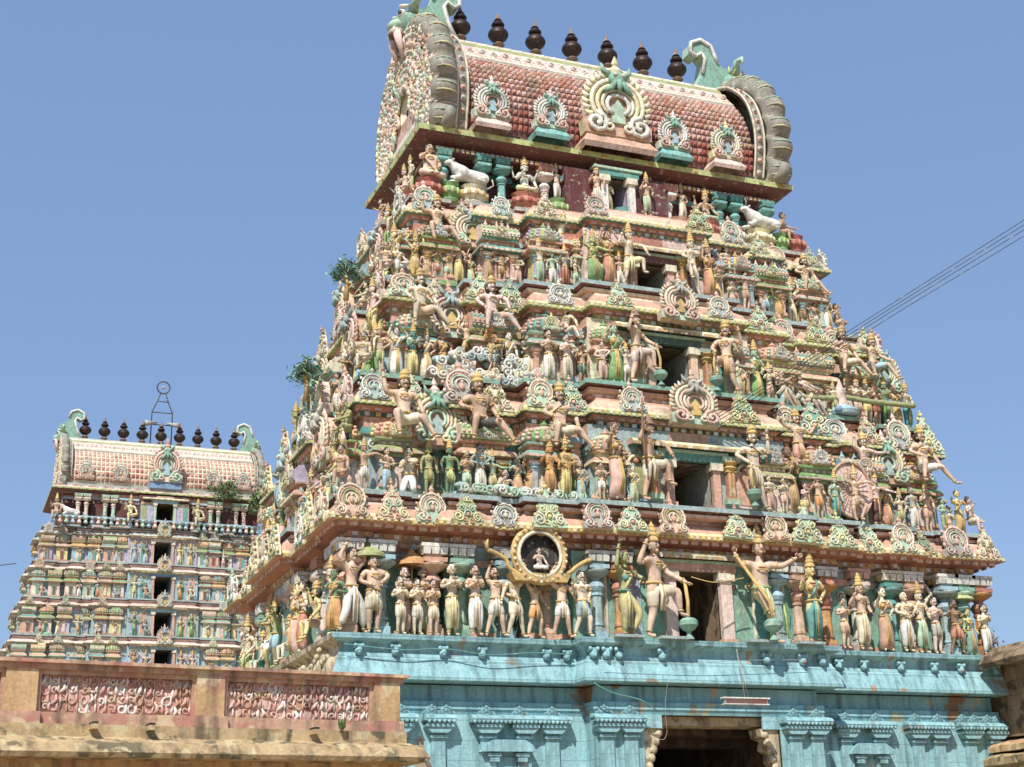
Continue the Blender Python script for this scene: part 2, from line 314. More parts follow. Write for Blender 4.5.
def column_meshes():                            # T0 column, height 1.8: shaft + capital
    b = MB(); b.cbox((0, 0, .1), (.42, .42, .2), 1); b.cbox((0, 0, .24), (.36, .36, .08), 0); b.lathe([(.17, .28), (.16, 1.05)], 0, 8, rot=PI/8, smooth=False)
    for z in (.34, .98): b.lathe([(.2, z), (.2, z+.05)], 1, 8, rot=PI/8, smooth=False)
    s = protomesh(b, 'shaft', ['white']*2)
    b = MB(); b.lathe([(.14, 1.03), (.2, 1.08), (.25, 1.16), (.2, 1.25), (.13, 1.3), (.14, 1.34)], 0, 12); b.lathe([(.14, 1.34), (.24, 1.38), (.4, 1.46), (.42, 1.5), (.3, 1.54)], 1, 12)
    b.cbox((0, 0, 1.58), (.62, .62, .09), 0); b.cbox((0, 0, 1.66), (.4, .4, .1), 1)
    for k in range(3): b.cbox((-.22+.22*k, -.16, 1.76), (.17, .3, .14), 2, 1.15)
    b.cbox((0, 0, 1.79), (.62, .5, .14), 3); b.cbox((0, 0, 1.88), (.72, .62, .07), 2)
    for k in range(4): b.ball((-.25+.165*k, -.27, 1.8), .055, 0, 6, 4)
    return s, protomesh(b, 'capital', ['white']*4)
COLS, COLC = column_meshes()
def shrine_meshes():                            # unit width 1, height ~1.9; niche, cornice, dome
    b = MB(); b.box(-.5, .5, -.22, .3, 0, .14, 1); b.box(-.46, .46, -.18, .3, .14, .24, 2); b.box(-.4, .4, -.1, .3, .24, 1.0, 0); b.box(-.13, .13, -.16, -.08, .24, .82, 2); b.box(-.09, .09, -.18, -.14, .26, .76, 3)
    arc(b, 0, .72, .14, 0, 180, 1, -.18, .035, 6)
    body = protomesh(b, 'niche', ['white']*4)
    b = MB()
    def sq(w, d): return [(-w, -d), (w, -d), (w, .3), (-w, .3)]
    b.sweep([(sq(.42, .14), 1.0, 1), (sq(.46, .2), 1.06, 0), (sq(.58, .34), 1.08, 1), (sq(.58, .34), 1.13, 0), (sq(.54, .3), 1.2, 0), (sq(.44, .2), 1.26, 2), (sq(.4, .14), 1.28, 2), (sq(.4, .14), 1.38, 1), (sq(.5, .26), 1.4, 0), (sq(.5, .26), 1.45, 0)]); b.cap(sq(.5, .26), 1.45, 0)
    for k in range(7): b.cbox((-.45+.15*k, -.33, 1.1), (.09, .05, .06), 2)
    for k in range(5): b.cbox((-.32+.16*k, -.15, 1.33), (.08, .05, .07), 1)
    cor = protomesh(b, 'cornice', ['white']*3)
    b = MB(); b.lathe([(.5, 1.45, 1), (.56, 1.5, 0), (.6, 1.58, 0), (.56, 1.7, 0), (.44, 1.82, 1), (.26, 1.9, 1), (.12, 1.94, 0), (.16, 1.98, 0), (.05, 2.05, 0), (.02, 2.16, 0)], 0, 8, (0, .02, 0), .9, .62, rot=PI/8)
    for i in range(8):
        a = PI+PI*(i+.5)/8
        for z, r in ((1.55, .6), (1.66, .58), (1.77, .5)): b.ball((r*.88*math.cos(a), .02+r*.6*math.sin(a), z), .055, 1 if i % 2 else 2, 5, 4)
    dome = protomesh(b, 'dome', ['white']*3)
    return body, cor, dome
SHB, SHC, SHD = shrine_meshes()
def oblong_meshes():                            # barrel-roofed oblong pavilion roof, width 1
    b = MB(); prof = [(-.26, 1.45), (-.34, 1.55), (-.34, 1.68), (-.24, 1.82), (-.08, 1.9), (.1, 1.92), (.3, 1.9)]
    for k in range(len(prof)-1):
        (y0, z0), (y1, z1) = prof[k], prof[k+1]; b.add([(-.5, y0, z0), (.5, y0, z0), (.5, y1, z1), (-.5, y1, z1)], [(0, 1, 2, 3)], k % 2)
        if k < 4:
            for j in range(10): b.ball((-.45+.1*j, (y0+y1)/2, (z0+z1)/2), .035, (j+k) % 2+1 if (j+k) % 2 else 2, 5, 4)
    for x in (-.5, .5): b.add([(x, y, z) for y, z in prof]+[(x, .3, 1.45)], [tuple(range(len(prof)+1))], 2)
    for k in range(3): b.lathe([(.04, 1.9), (.07, 1.96), (.03, 2.02), (.01, 2.12)], 2, 6, (-.3+.3*k, 0, 0))
    return protomesh(b, 'dome', ['white']*3)
SHO = oblong_meshes()
def kalasha_mesh():
    b = MB(); b.lathe([(.16, 0, 1), (.2, .06, 1), (.12, .14, 0), (.14, .2, 0), (.27, .3, 0), (.335, .42, 0), (.33, .52, 0), (.25, .64, 0), (.12, .7, 0), (.11, .74, 0), (.2, .78, 0), (.22, .84, 0), (.17, .92, 0), (.1, .96, 0), (.14, 1.0, 0), (.09, 1.06, 1), (.05, 1.2, 1), (.015, 1.34, 1)], 0, 16)
    return protomesh(b, 'finial', [METAL, P('brown')])
m, t_, bb = newmat('aged_copper_brown'); bb.inputs['Base Color'].default_value = (*lin('#45291f'), 1); bb.inputs['Roughness'].default_value = .5; bb.inputs['Metallic'].default_value = .35
nz = t_.nodes.new('ShaderNodeTexNoise'); nz.inputs['Scale'].default_value = 9; nz.inputs['Detail'].default_value = 6; cr = t_.nodes.new('ShaderNodeValToRGB'); cr.color_ramp.elements[0].position = .35; cr.color_ramp.elements[1].position = .7
cr.color_ramp.elements[0].color = (*lin('#211a18'), 1); cr.color_ramp.elements[1].color = (*lin('#4a352c'), 1); t_.links.new(nz.outputs[0], cr.inputs[0]); t_.links.new(cr.outputs[0], bb.inputs['Base Color'])
METAL = m; KAL = kalasha_mesh()
SCH_A = [('cream','blueGrey','mint','pink'), ('palepink','grey','mint','salmon'), ('white','grey','blueGrey','cream'), ('cream','mint','pale','salmon'), ('white','blueGrey','palepink','mint'), ('pale','peach','olive','salmon')]
SCH_B = [('paleyellow','olive','mint','salmon'), ('cream','mint','paleyellow','yellow'), ('paleyellow','mint','cream','salmon'), ('cream','seagreen','paleyellow','pink'), ('paleyellow','peach','mint','salmon'), ('cream','pale','olive','salmon')]
SCH_G = [('cream','salmon','mint','gold','peach','blueGrey'), ('palepink','mint','cream','gold','salmon','blueGrey'), ('paleyellow','salmon','mint','blueGrey','palepink','seagreen'), ('cream','mint','pink','gold','peach','grey')]
SHS = [('mint','salmon','paleyellow'), ('palepink','green','salmon'), ('sky','gold','coral'), ('cream','seagreen','pink'), ('lilac','olive','salmon'), ('yellow','salmon','mint'), ('salmon','teal','cream')]
def add_kudu(par, x, y, z, w, kind, rz, rng, tilt=0):
    mats = rng.choice({'a': SCH_A, 'b': SCH_B, 'g': SCH_G}[kind]); me = {'a': rng.choice(KAS), 'b': rng.choice(KBS), 'g': KG}[kind]
    return inst(me, 'large_arch' if kind == 'g' else 'arch', par, (x, y, z), rz, (w*rng.uniform(.92, 1.06), w, w*rng.uniform(.88, 1.08)), mats, rot=(tilt, rng.uniform(-.05, .05), rz))
def add_shrine(par, x, y, z, w, h, rz, rng, oblong=False, simple=False):
    s = rng.choice(SHS); s2 = rng.choice(SHS); k = h/2.05; S = (w, w*.9, k)
    b = inst(SHB, 'miniature_shrine', par, (x, y, z), rz, S, [s[0], s[1], s2[2], rng.choice(['darkgreen', 'darkred', 'teal', 'palepink'])])
    inst(SHC, 'shrine_cornice', b, mats=[s[1], s2[2], s[2]]); inst(SHO if oblong else SHD, 'shrine_dome', b, mats=[s2[1], s[2], s2[0]])
    if not simple:
        for q in (-1, 1): inst(PIL, 'shrine_pilaster', b, (q*.33, -.15, .24), 0, (.75, .8, .76), [s2[0], rng.choice(['salmon', 'sky', 'gold']), s[2]])
        inst(KA if rng.random() < .5 else KB, 'shrine_arch', b, (0, -.38, 1.46), 0, (.42, .42, .4), rng.choice(SCH_A+SCH_B))
    return b
# ================================================================== the tower builder
FR = [(.81, .73), (.60, None)]
def outline(w, hd, pc, pr, cw, ps=.25):
    def half(sign):
        return [(w, 0), (.81*w, 0), (.81*w, pr), (.73*w, pr), (.73*w, -.3*pc), (.58*w, -.3*pc), (.58*w, -.3*pc+pr), (.52*w, -.3*pc+pr), (.52*w, -.62*pc), (cw, -.62*pc), (cw, -pc)]
    f = [(-x, -hd+d) for x, d in half(1)]+[(x, -hd+d) for x, d in reversed(half(1))]
    c2 = .3*hd; c1 = .66*hd
    s = [(w, -c1), (w-pr, -c1), (w-pr, -c2), (w+ps, -c2), (w+ps, c2), (w-pr, c2), (w-pr, c1), (w, c1)]
    bk = [(-x, -y) for x, y in f]
    sl = [(-x, -y) for x, y in s]
    return f+s+bk+sl
CE = 10      # index of the front centre edge
def front_y(x, w, hd, pc, pr, cw):
    a = abs(x)/w
    if abs(x) < cw: return -hd-pc
    if a < .52: return -hd-.62*pc
    if a < .58: return -hd-.3*pc+pr
    if a < .73: return -hd-.3*pc
    if a < .81: return -hd+pr
    return -hd
def side_x(y, w, hd, pr, ps=.25):
    a = abs(y)
    if a < .3*hd: return w+ps
    if a < .66*hd: return w-pr
    return w
def cornice(par, T, rng, name='cornice', beads=True):
    """painted overhanging cornice: soffit, valance, lip, curved coral band, ledge slab"""
    w, hd, pc, pr, cw, z = T['w'], T['hd'], T['pc'], T['pr'], T['cw'], T['z']; z1 = T['z1']
    O = outline(w, hd, pc, pr, cw); k = T.get('k', 1); ca, cb, cc, cd = T['cols']
    b = MB(); i = -.95*T.get('ov', 1)
    b.sweep([(offs(O, i), z-.5*k, cd), (offs(O, i+.1), z-.42*k, ca), (offs(O, i+.14), z-.3*k, cb), (offs(O, i+.3), z-.26*k, cd), (offs(O, i+.32), z-.12*k, 'coral' if k > .9 else 'palepink'), (offs(O, -.12), z+.0*k, cd), (offs(O, 0), z+.0*k, cc), (offs(O, .02), z+.1*k, cc),
             (offs(O, -.06), z+.13*k, 'paleyellow' if k > .9 else cc), (offs(O, -.08), z+.2*k, ca), (offs(O, -.16), z+.36*k, ca), (offs(O, -.34), z+.5*k, cb), (offs(O, -.36), z+.56*k, cb)])
    if beads:
        b.beads(O, z+.02*k, .17, (.1, .025, .07*k), ['yellow', 'cream'], .005)
        b.beads(O, z-.1*k, .3, (.2, .04, .1*k), ['palepink', 'pink'], -.2)
        b.beads(O, z-.24*k, .24, (.13, .06, .1*k), ['gold', 'white'], i+.3)
        b.beads(O, z-.41*k, .3, (.2, .06, .1*k), ['white', 'salmon', 'sky'], i+.1)
    co = b.build(name, par)
    O2 = outline(T['lw'], T['lhd'], T['lpc'], pr, cw); b = MB(); zb = z+.56*k
    b.sweep([(offs(O, -.36), zb, cb), (offs(O2, -.3), zb+.02, cb), (offs(O2, -.28), z1-.3, ca), (offs(O2, -.16), z1-.26, cb), (offs(O2, -.14), z1-.18, cd), (offs(O2, -.2), z1-.14, 'darkred'), (offs(O2, 0), z1-.12, T['lip']), (offs(O2, 0), z1, T['lip'])])
    b.cap(O2, z1, T['lip'])
    if beads: b.beads(O2, zb+.04, .33, (.22, .05, max(.05, z1-.38-zb)), [ca, 'white', cb, 'palepink'], -.3)
    b.build('ledge', par); return co
def frieze(par, poly, z, h, sp, cols, rng, gap=0):
    b = MB(); n = len(poly)
    for i in range(n):
        a = Vector((*poly[i], 0)); c = Vector((*poly[(i+1) % n], 0)); L = (c-a).length
        if L < sp*.9: continue
        t = (c-a)/L; nr = Vector((t.y, -t.x, 0))
        if nr.y > .5: continue
        k = max(1, int(L/sp)); an = math.atan2(nr.y, nr.x)+PI/2
        for j in range(k):
            p = a+t*(L*(j+.5)/k)
            if i == CE and abs(p.x) < gap: continue
            b.T = Matrix.Translation((p.x, p.y, z)) @ Matrix.Rotation(an, 4, 'Z'); q = (i+j) % 3; cc = cols[(i*2+j) % len(cols)]
            if q == 0: spiral(b, 0, h*.45, h*.42, cc, -.03, 1.3, 1 if j % 2 else -1, h*.1); b.ball((h*.5, -.03, h*.15), h*.14, 'cream', 5, 4)
            elif q == 1:
                b.cbox((0, -.03, h*.3), (h*.5, .07, h*.6), cc); b.ball((0, -.05, h*.72), h*.2, 'peach', 6, 4); b.ball((-.2*h, -.04, h*.1), h*.15, 'tan', 5, 4); b.ball((.25*h, -.04, h*.1), h*.15, 'pale', 5, 4)
            else: arc(b, 0, h*.35, h*.34, -20, 200, cc, -.03, h*.09, 8); b.ball((0, -.03, h*.35), h*.15, 'coral', 6, 4)
    b.T = Matrix(); b.build('frieze', par)
def wall(par, T, rng):
    """recessed storey wall with a real doorway"""
    w, hd, pc, pr, cw, z0, z1 = (T[k] for k in ('w', 'hd', 'pc', 'pr', 'cw', 'z0', 'zt')); dw, dt = T['dw'], T['dt']
    O = outline(w, hd, pc, pr, cw); b = MB(); h = z1-z0; c0, c1, c2 = T['cols']
    b.sweep([(offs(O, .14), z0, c1), (offs(O, .14), z0+.1, c2), (offs(O, .04), z0+.14, c2), (offs(O, .04), z0+.24, c0), (O, z0+.25, c0), (O, z1-.5, c1), (offs(O, .06), z1-.48, c2), (offs(O, .06), z1-.3, 'darkred'), (O, z1-.28, c1), (O, z1, c1)], skip=(CE,))
    y = -hd-pc; dp = T.get('dd', 2.0)
    for s in (-1, 1): x0, x1 = sorted((s*dw, s*cw)); b.add([(x0, y, z0), (x1, y, z0), (x1, y, z1), (x0, y, z1)], [(0, 1, 2, 3)], c0); b.add([(s*dw, y, z0), (s*dw, y+dp, z0), (s*dw, y+dp, dt), (s*dw, y, dt)], [(0, 1, 2, 3)], T.get('rev', STONE))
    b.add([(-dw, y, dt), (dw, y, dt), (dw, y, z1), (-dw, y, z1)], [(0, 1, 2, 3)], c1); b.add([(-dw, y, dt), (dw, y, dt), (dw, y+dp, dt), (-dw, y+dp, dt)], [(0, 1, 2, 3)], STONE)
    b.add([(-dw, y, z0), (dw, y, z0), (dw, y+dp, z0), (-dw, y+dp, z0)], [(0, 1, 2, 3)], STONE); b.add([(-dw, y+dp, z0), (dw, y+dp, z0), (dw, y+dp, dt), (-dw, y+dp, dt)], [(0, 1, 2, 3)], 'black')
    wo = b.build('storey_wall', par)
    if T.get('fz', True) and z1-z0 > 1.9: frieze(par, offs(O, .02), z1-.86, .3, .42, ['white', c1, 'mint', 'paleyellow', c2, 'cream', 'lilac'], rng, dw+.35)
    if T.get('fz', True) and z1-z0 > 1.9:
        h_ = MB(); zz = dt+.34; yy = y; P_ = [(0, -.02), (-.1, .0), (-.36, -.04), (-.38, .03), (-.3, .12), (-.12, .17), (0, .18)]; hw_ = min(cw-.12, dw+1.25)
        for (a0, b0), (a1, b1) in zip(P_, P_[1:]): h_.add([(-hw_, yy+a0, zz+b0), (hw_, yy+a0, zz+b0), (hw_, yy+a1, zz+b1), (-hw_, yy+a1, zz+b1)], [(0, 1, 2, 3)], 'paleyellow' if a0 < -.3 else c2)
        for xx in (-hw_, hw_): h_.add([(xx, yy+a0, zz+b0) for a0, b0 in P_], [tuple(range(len(P_)))], c1)
        for i in range(int(hw_*2/.16)): h_.cbox((-hw_+.08+i*.16, yy-.39, zz-.02), (.1, .05, .08), ('gold', 'cream', 'salmon')[i % 3])
        h_.build('door_hood', par)
        for s in (-1, 1):
            for f_ in (.55, .82):
                xx = s*cw*f_; h_ = MB(); hh_ = dt-z0-.15; wv = .3; h_.box(xx-wv, xx+wv, y-.05, y-.005, z0+.2, z0+hh_, rng.choice(['palepink', 'cream', 'sky', 'pale'])); h_.box(xx-wv+.07, xx+wv-.07, y-.07, y-.052, z0+.28, z0+hh_-.1, rng.choice(['teal', 'salmon', 'lilac', 'olive']))
                arc(h_, xx, z0+hh_-.05, wv*.8, 0, 180, 'paleyellow', y-.07, .05, 8); h_.ball((xx, y-.07, z0+hh_+.05), .1, 'coral', 6, 4); h_.build('wall_panel', par)
    # door frame
    f = MB(); a = T.get('fw', .22); yy = y-.08
    for s in (-1, 1): f.cbox((s*(dw+a/2), y-.06, (z0+dt)/2), (a, .2, dt-z0), T.get('jamb', 'salmon')); f.cbox((s*(dw+a/2), y-.08, dt-.12), (a+.14, .3, .2), 'cream'); f.cbox((s*(dw+a/2), y-.08, z0+.1), (a+.1, .28, .2), 'salmon')
    f.cbox((0, y-.05, dt+.1), (2*dw+2*a+.3, .26, .2), c2); f.cbox((0, y-.05, dt+.24), (2*dw+2*a+.5, .36, .08), 'mint')
    f.build('door_frame', par)
    return wo
def roof(par, z, hl, hw, ht, ov, rng, tn=50, cols=('pink', 'darkred')):
    """barrel vault with raised square tiles; hl half length, hw half depth"""
    pr = [(1.0, 0), (1.05, .1), (1.06, .22), (1.0, .38), (.86, .54), (.65, .68), (.4, .835), (.2, .95), (.1, .985)]
    pr = [(a*hw, z+b_*ht) for a, b_ in pr]; b = MB()
    full = [(-y, zz) for y, zz in pr]+[(y, zz) for y, zz in reversed(pr)]
    for k in range(len(full)-1):
        (y0, z0), (y1, z1) = full[k], full[k+1]; b.add([(-hl, y0, z0), (hl, y0, z0), (hl, y1, z1), (-hl, y1, z1)], [(0, 1, 2, 3)], cols[1], False)
    pl = catmull([(0, y, zz) for y, zz in full[:9]], 8); L = [0]
    for a, c in zip(pl, pl[1:]): L.append(L[-1]+(c-a).length)
    nr = T_ROWS; tot = L[-1]
    def at(s):
        for i in range(len(L)-1):
            if L[i+1] >= s: return pl[i]+(pl[i+1]-pl[i])*((s-L[i])/(L[i+1]-L[i]+1e-9)), (pl[i+1]-pl[i]).normalized()
        return pl[-1], (pl[-1]-pl[-2]).normalized()
    for j in range(nr):
        p, t = at(tot*(.03+.86*(j+.5)/nr)); nn = Vector((0, -t.z, t.y)); dh = tot*.86/nr*.36
        if nn.y > 0 and nn.z < 0: nn = -nn
        for i in range(tn):
            x = -hl+2*hl*(i+.5)/tn; dx = hl/tn*.74; cc = Vector((x+rng.uniform(-.012, .012), p.y, p.z+rng.uniform(-.012, .012)))
            vs = [cc-Vector((dx, 0, 0))-t*dh, cc+Vector((dx, 0, 0))-t*dh, cc+Vector((dx, 0, 0))+t*dh, cc-Vector((dx, 0, 0))+t*dh]; q = [cc+(v-cc)*.45+nn*.07 for v in vs]
            b.add([tuple(v) for v in vs+q], [(4, 5, 6, 7), (0, 1, 5, 4), (1, 2, 6, 5), (2, 3, 7, 6), (3, 0, 4, 7)], rng.choice((cols[0], cols[0], 'tan', 'salmon', 'coral')) if j > 2 else rng.choice(('coral', 'red', 'salmon')))
    ro = b.build('barrel_roof', par)
    b = MB(); q_ = [(-.7*hw, z+.655*ht), (-.69*hw, z+.68*ht), (-.62*hw, z+.72*ht), (-.4*hw, z+.86*ht), (-.36*hw, z+.9*ht), (-.22*hw, z+.965*ht), (-.12*hw, z+1.0*ht), (.12*hw, z+ht), (.4*hw, z+.86*ht), (.78*hw, z+.6*ht)]
    for k_, (p0, p1) in enumerate(zip(q_, q_[1:])): b.add([(-hl, p0[0], p0[1]), (hl, p0[0], p0[1]), (hl, p1[0], p1[1]), (-hl, p1[0], p1[1])], [(0, 1, 2, 3)], ('grey', 'pale', 'palepink', 'olive', 'cream', 'grey', 'grey', 'grey', 'grey')[k_])
    n = int(hl*5)
    for i in range(n):
        x = -hl+2*hl*(i+.5)/n; spiral(b, x, z+.775*ht, .1*hw/2.45, ('white', 'cream', 'palepink')[i % 3], -.56*hw, 1.1, 1 if i % 2 else -1, .035); b.ball((x, -.31*hw, z+.915*ht), .08, ('cream', 'white', 'pink')[i % 3], 6, 4); b.ball((x+.5*hl/n, -.47*hw, z+.815*ht), .05, ('coral', 'white')[i % 2], 5, 4)
    b.build('ridge_band', ro); return ro
def gable(par, sx, z, x0, hw, ht, rng, lobes=8, k=1.0, crest=1.35):
    """great horseshoe end of the vault: lobed outer ring, medallion band, relief face, lion mask and scroll crest"""
    pts = [(-1.12, -.03), (-1.22, .2), (-1.22, .42), (-1.05, .68), (-.68, .9), (-.3, 1.01), (0, 1.04)]
    pts = [(0, y*hw, z+q*ht) for y, q in pts]; path = catmull(pts, 8); path = path+[Vector((0, -p.y, p.z)) for p in reversed(path[:-1])]
    N = len(path); cen = Vector((0, 0, z+.45*ht)); b = MB(); n = 12; vs = []
    for i, p in enumerate(path):
        t = (path[min(i+1, N-1)]-path[max(i-1, 0)]).normalized(); nn = Vector((0, -t.z, t.y))
        if (p-cen).dot(nn) < 0: nn = -nn
        u = i/(N-1)*lobes*2; lob = abs(math.sin(PI*u))**.7; rr = k*(.2+.42*lob)
        for j in range(n):
            a = 2*PI*j/n; vs.append(Vector((sx*(x0+k*.62+k*.62*math.cos(a)), p.y, p.z))+nn*(rr*math.sin(a)*1.0+.12*k*lob)+Vector((sx*.12*k*lob, 0, 0)))
    fs = [(i*n+j, i*n+(j+1) % n, (i+1)*n+(j+1) % n, (i+1)*n+j) for i in range(N-1) for j in range(n)]
    b.add(vs, fs, 'lobegrey', True); b.add(vs[:n], [tuple(range(n))], 'lobegrey'); b.add(vs[-n:], [tuple(range(n))], 'lobegrey')
    for i in range(N):                                    # cream ridges between the lobes
        u = i/(N-1)*lobes*2
        if i % 2 == 0:
            p = path[i]; t = (path[min(i+1, N-1)]-path[max(i-1, 0)]).normalized(); nn = Vector((0, -t.z, t.y)); nn = -nn if (p-cen).dot(nn) < 0 else nn
            lob = abs(math.sin(PI*u))**.7; rr = k*(.2+.42*lob); b.tube([Vector((sx*(x0+k*.62+k*.62*math.cos(a)+.12*k*lob), p.y, p.z))+nn*(rr*math.sin(a)+.12*k*lob+.015) for a in (2.7, 2.2, 1.7, 1.2, .7)], [.02*k, .035*k, .04*k, .035*k, .02*k], ('cream', 'mint', 'paleyellow')[i % 3], 4)
    for s in (-1, 1):                                    # curled tails
        c = Vector((sx*(x0+k*.6), s*hw*1.2, z-.0)); cur = [c+Vector((0, s*q[0]*k, q[1]*k)) for q in ((-.1, .1), (.1, -.16), (.38, -.2), (.62, .0), (.62, .3), (.45, .42), (.36, .34))]
        b.tube(cur, [k*.34, .36*k, .33*k, .27*k, .2*k, .14*k, .05*k], 'lobegrey', 8)
    g = b.build('gable_arch', par)
    b = MB()                                             # medallion band facing the front
    inn = [Vector((0, cen.y+(p.y-cen.y)*.95, cen.z+(p.z-cen.z)*.93)) for p in path]; vs = []
    for p in inn:
        for dx, gg in ((-.5, 0), (-.5, .12), (.02, .12), (.02, 0)):
            d = (p-cen).normalized(); vs.append(Vector((sx*(x0+dx*k), p.y, p.z))+d*gg*k)
    fs = []
    for i in range(N-1):
        for j in range(3): fs.append((i*4+j, i*4+j+1, i*4+j+5, i*4+j+4))
    b.add(vs, fs, 'lobegrey', False)
    for dx in (-.5, .0):
        b.tube([Vector((sx*(x0+dx*k), p.y, p.z))+(p-cen).normalized()*.14*k for p in inn], .055*k, 'cream', 5)
    for i in range(2, N-2, 3):
        p = inn[i]; d = (p-cen).normalized(); c = Vector((sx*(x0-.25*k), p.y, p.z))+d*.13*k
        b.ball(tuple(c), .15*k, ('white', 'palepink', 'pink')[i % 3], 8, 5, (1, .6, 1)); b.ball(tuple(c+d*.07*k), .08*k, ('teal', 'coral')[i % 2], 6, 4)
    b.build('medallion_band', g)
    # relief face
    b = MB(); xo = x0+k*1.0
    def scaled(f, xx): return [Vector((sx*xx, cen.y+(p.y-cen.y)*f, cen.z+(p.z-cen.z)*f)) for p in path]
    lev = [(1.0, xo, 'cream'), (.93, xo+.12*k, 'salmon'), (.84, xo+.16*k, 'paleyellow'), (.74, xo+.1*k, 'mint'), (.62, xo+.18*k, 'cream'), (.5, xo+.12*k, 'pink'), (.36, xo+.12*k, 'salmon'), (.22, xo+.1*k, 'cream'), (.14, xo-.1*k, 'dark'), (.02, xo-.25*k, 'dark')]
    for (f0, xx0, mm), (f1, xx1, _) in zip(lev, lev[1:]):
        a, c = scaled(f0, xx0), scaled(f1, xx1); N2 = len(a); b.add(a+c, [(i, i+1, N2+i+1, N2+i) for i in range(N2-1)]+[(N2-1, 0, N2, 2*N2-1)], mm)
    rc = ['cream', 'white', 'palepink', 'white', 'paleyellow', 'mint', 'peach', 'cream', 'salmon', 'grey']
    for q, (f, sz) in enumerate(((.99, .2), (.9, .22), (.79, .22), (.68, .2), (.56, .2), (.46, .17), (.35, .16), (.24, .13))):
        pp = scaled(f, xo+.14*k)
        for i in range(q % 2, N, 2 if f > .5 else 4):
            p = pp[i]; c = rng.choice(rc); z_ = sz*rng.uniform(.8, 1.15)
            b.T = Matrix.Translation(p) @ Matrix.Rotation(sx*PI/2, 4, 'Z')
            if rng.random() < .72: spiral(b, 0, 0, z_, c, -.04, 1.2, rng.choice((-1, 1)), .05, rng.uniform(0, 6)); b.ball((0, -.1, 0), .06, rng.choice(rc), 6, 4)
            else: b.ball((0, -.08, .12), .07, 'peach', 6, 4); b.tube([(0, -.06, -.2), (0, -.1, -.05), (0, -.08, .08)], [.05, .08, .06], c, 6); b.tube([(-.16, -.08, .1), (0, -.1, .02), (.16, -.08, .12)], .025, 'peach', 4)
    b.T = Matrix()
    pp = scaled(.985, xo+.02)
    for i in range(0, N, 1):
        p = pp[i]; d = (p-cen); d.x = 0; d = d.normalized(); b.tube([p, p+d*.16+Vector((sx*.05, 0, 0)), p+d*.26+Vector((sx*.02, 0, .03))], [.07, .055, .015], ('cream', 'white', 'paleyellow')[i % 3], 5)
    b.build('relief_face', g)
    # lion mask above
    b = MB(); hx, hz = sx*(x0+1.0*k), z+ht+.85*k; k0 = k; k = k*(1.35 if z < 30 else 2.0)
    b.ball((hx, 0, hz), .62*k, 'seagreen', 14, 9, (.9, 1.05, .85)); b.ball((hx+sx*.42*k, 0, hz-.15*k), .36*k, 'mint', 10, 7, (1, 1.2, .7)); b.ball((hx+sx*.45*k, 0, hz-.42*k), .3*k, 'palepink', 10, 6, (1, 1.3, .5)); b.ball((hx+sx*.5*k, 0, hz-.5*k), .25*k, 'darkred', 8, 5, (1, 1.2, .5))
    for s in (-1, 1):
        b.ball((hx+sx*.32*k, s*.34*k, hz+.22*k), .19*k, 'white', 10, 6); b.ball((hx+sx*.42*k, s*.42*k, hz+.22*k), .1*k, 'black', 8, 5); b.tube([(hx+sx*.2*k, s*.2*k, hz+.42*k), (hx+sx*.4*k, s*.4*k, hz+.5*k), (hx+sx*.2*k, s*.66*k, hz+.4*k)], .07*k, 'cream', 5)
        for q in (.12, .3): b.tube([(hx+sx*.6*k, s*q*k, hz-.34*k), (hx+sx*.66*k, s*q*k, hz-.56*k)], [.06*k, .01], 'white', 5)
        b.tube([(hx, s*.5*k, hz+.3*k), (hx-sx*.1, s*.8*k, hz+.7*k), (hx, s*1.0*k, hz+.75*k), (hx, s*1.05*k, hz+.5*k)], [.16*k, .14*k, .1*k, .03], 'mint', 6); b.tube([(hx, s*.5*k, hz-.3*k), (hx, s*.85*k, hz-.6*k), (hx, s*.8*k, hz-1.1*k), (hx, s*1.1*k, hz-1.4*k)], [.2*k, .22*k, .16*k, .04], 'grey', 7)
        b.tube([(hx+sx*.5*k, s*.2*k, hz-.4*k), (hx+sx*.45*k, s*.35*k, hz-.9*k), (hx+sx*.3*k, s*.3*k, hz-1.5*k)], [.16*k, .15*k, .04], 'palepink', 6)
    for i in range(7): a = R(30+20*i); b.tube([(hx-sx*.1, .5*k*math.cos(a), hz+.45*k*math.sin(a)), (hx-sx*.15, .85*k*math.cos(a), hz+.85*k*math.sin(a))], [.13*k, .02], ('lime', 'seagreen')[i % 2], 5)
    b.build('lion_mask', g)
    k = crest
    # scroll crest on the ridge behind the mask
    b = MB(); cx = sx*(x0-.3*k0); zz = z+ht*1.0+.1
    prof = [(0, -.1), (.5, -.1), (.62, .3), (.5, .7), (.18, .9), (.1, 1.1), (.0, 1.38), (-.3, 1.5), (-.58, 1.36), (-.62, 1.08), (-.45, .98), (-.3, 1.1), (-.2, .95), (-.3, .5), (-.5, .1), (-.6, -.1)]
    prof = [(cx+sx*a*k, zz+q*k) for a, q in prof]
    if sx < 0: prof = prof[::-1]
    b.prism(prof, -.22*k, .22*k, 'seagreen', 'mint'); b.tube([(x, -.24*k, q) for x, q in prof[(4 if sx > 0 else 1):(14 if sx > 0 else 11)]], .055*k, 'white', 5)
    b.build('scroll_crest', g)
    return g
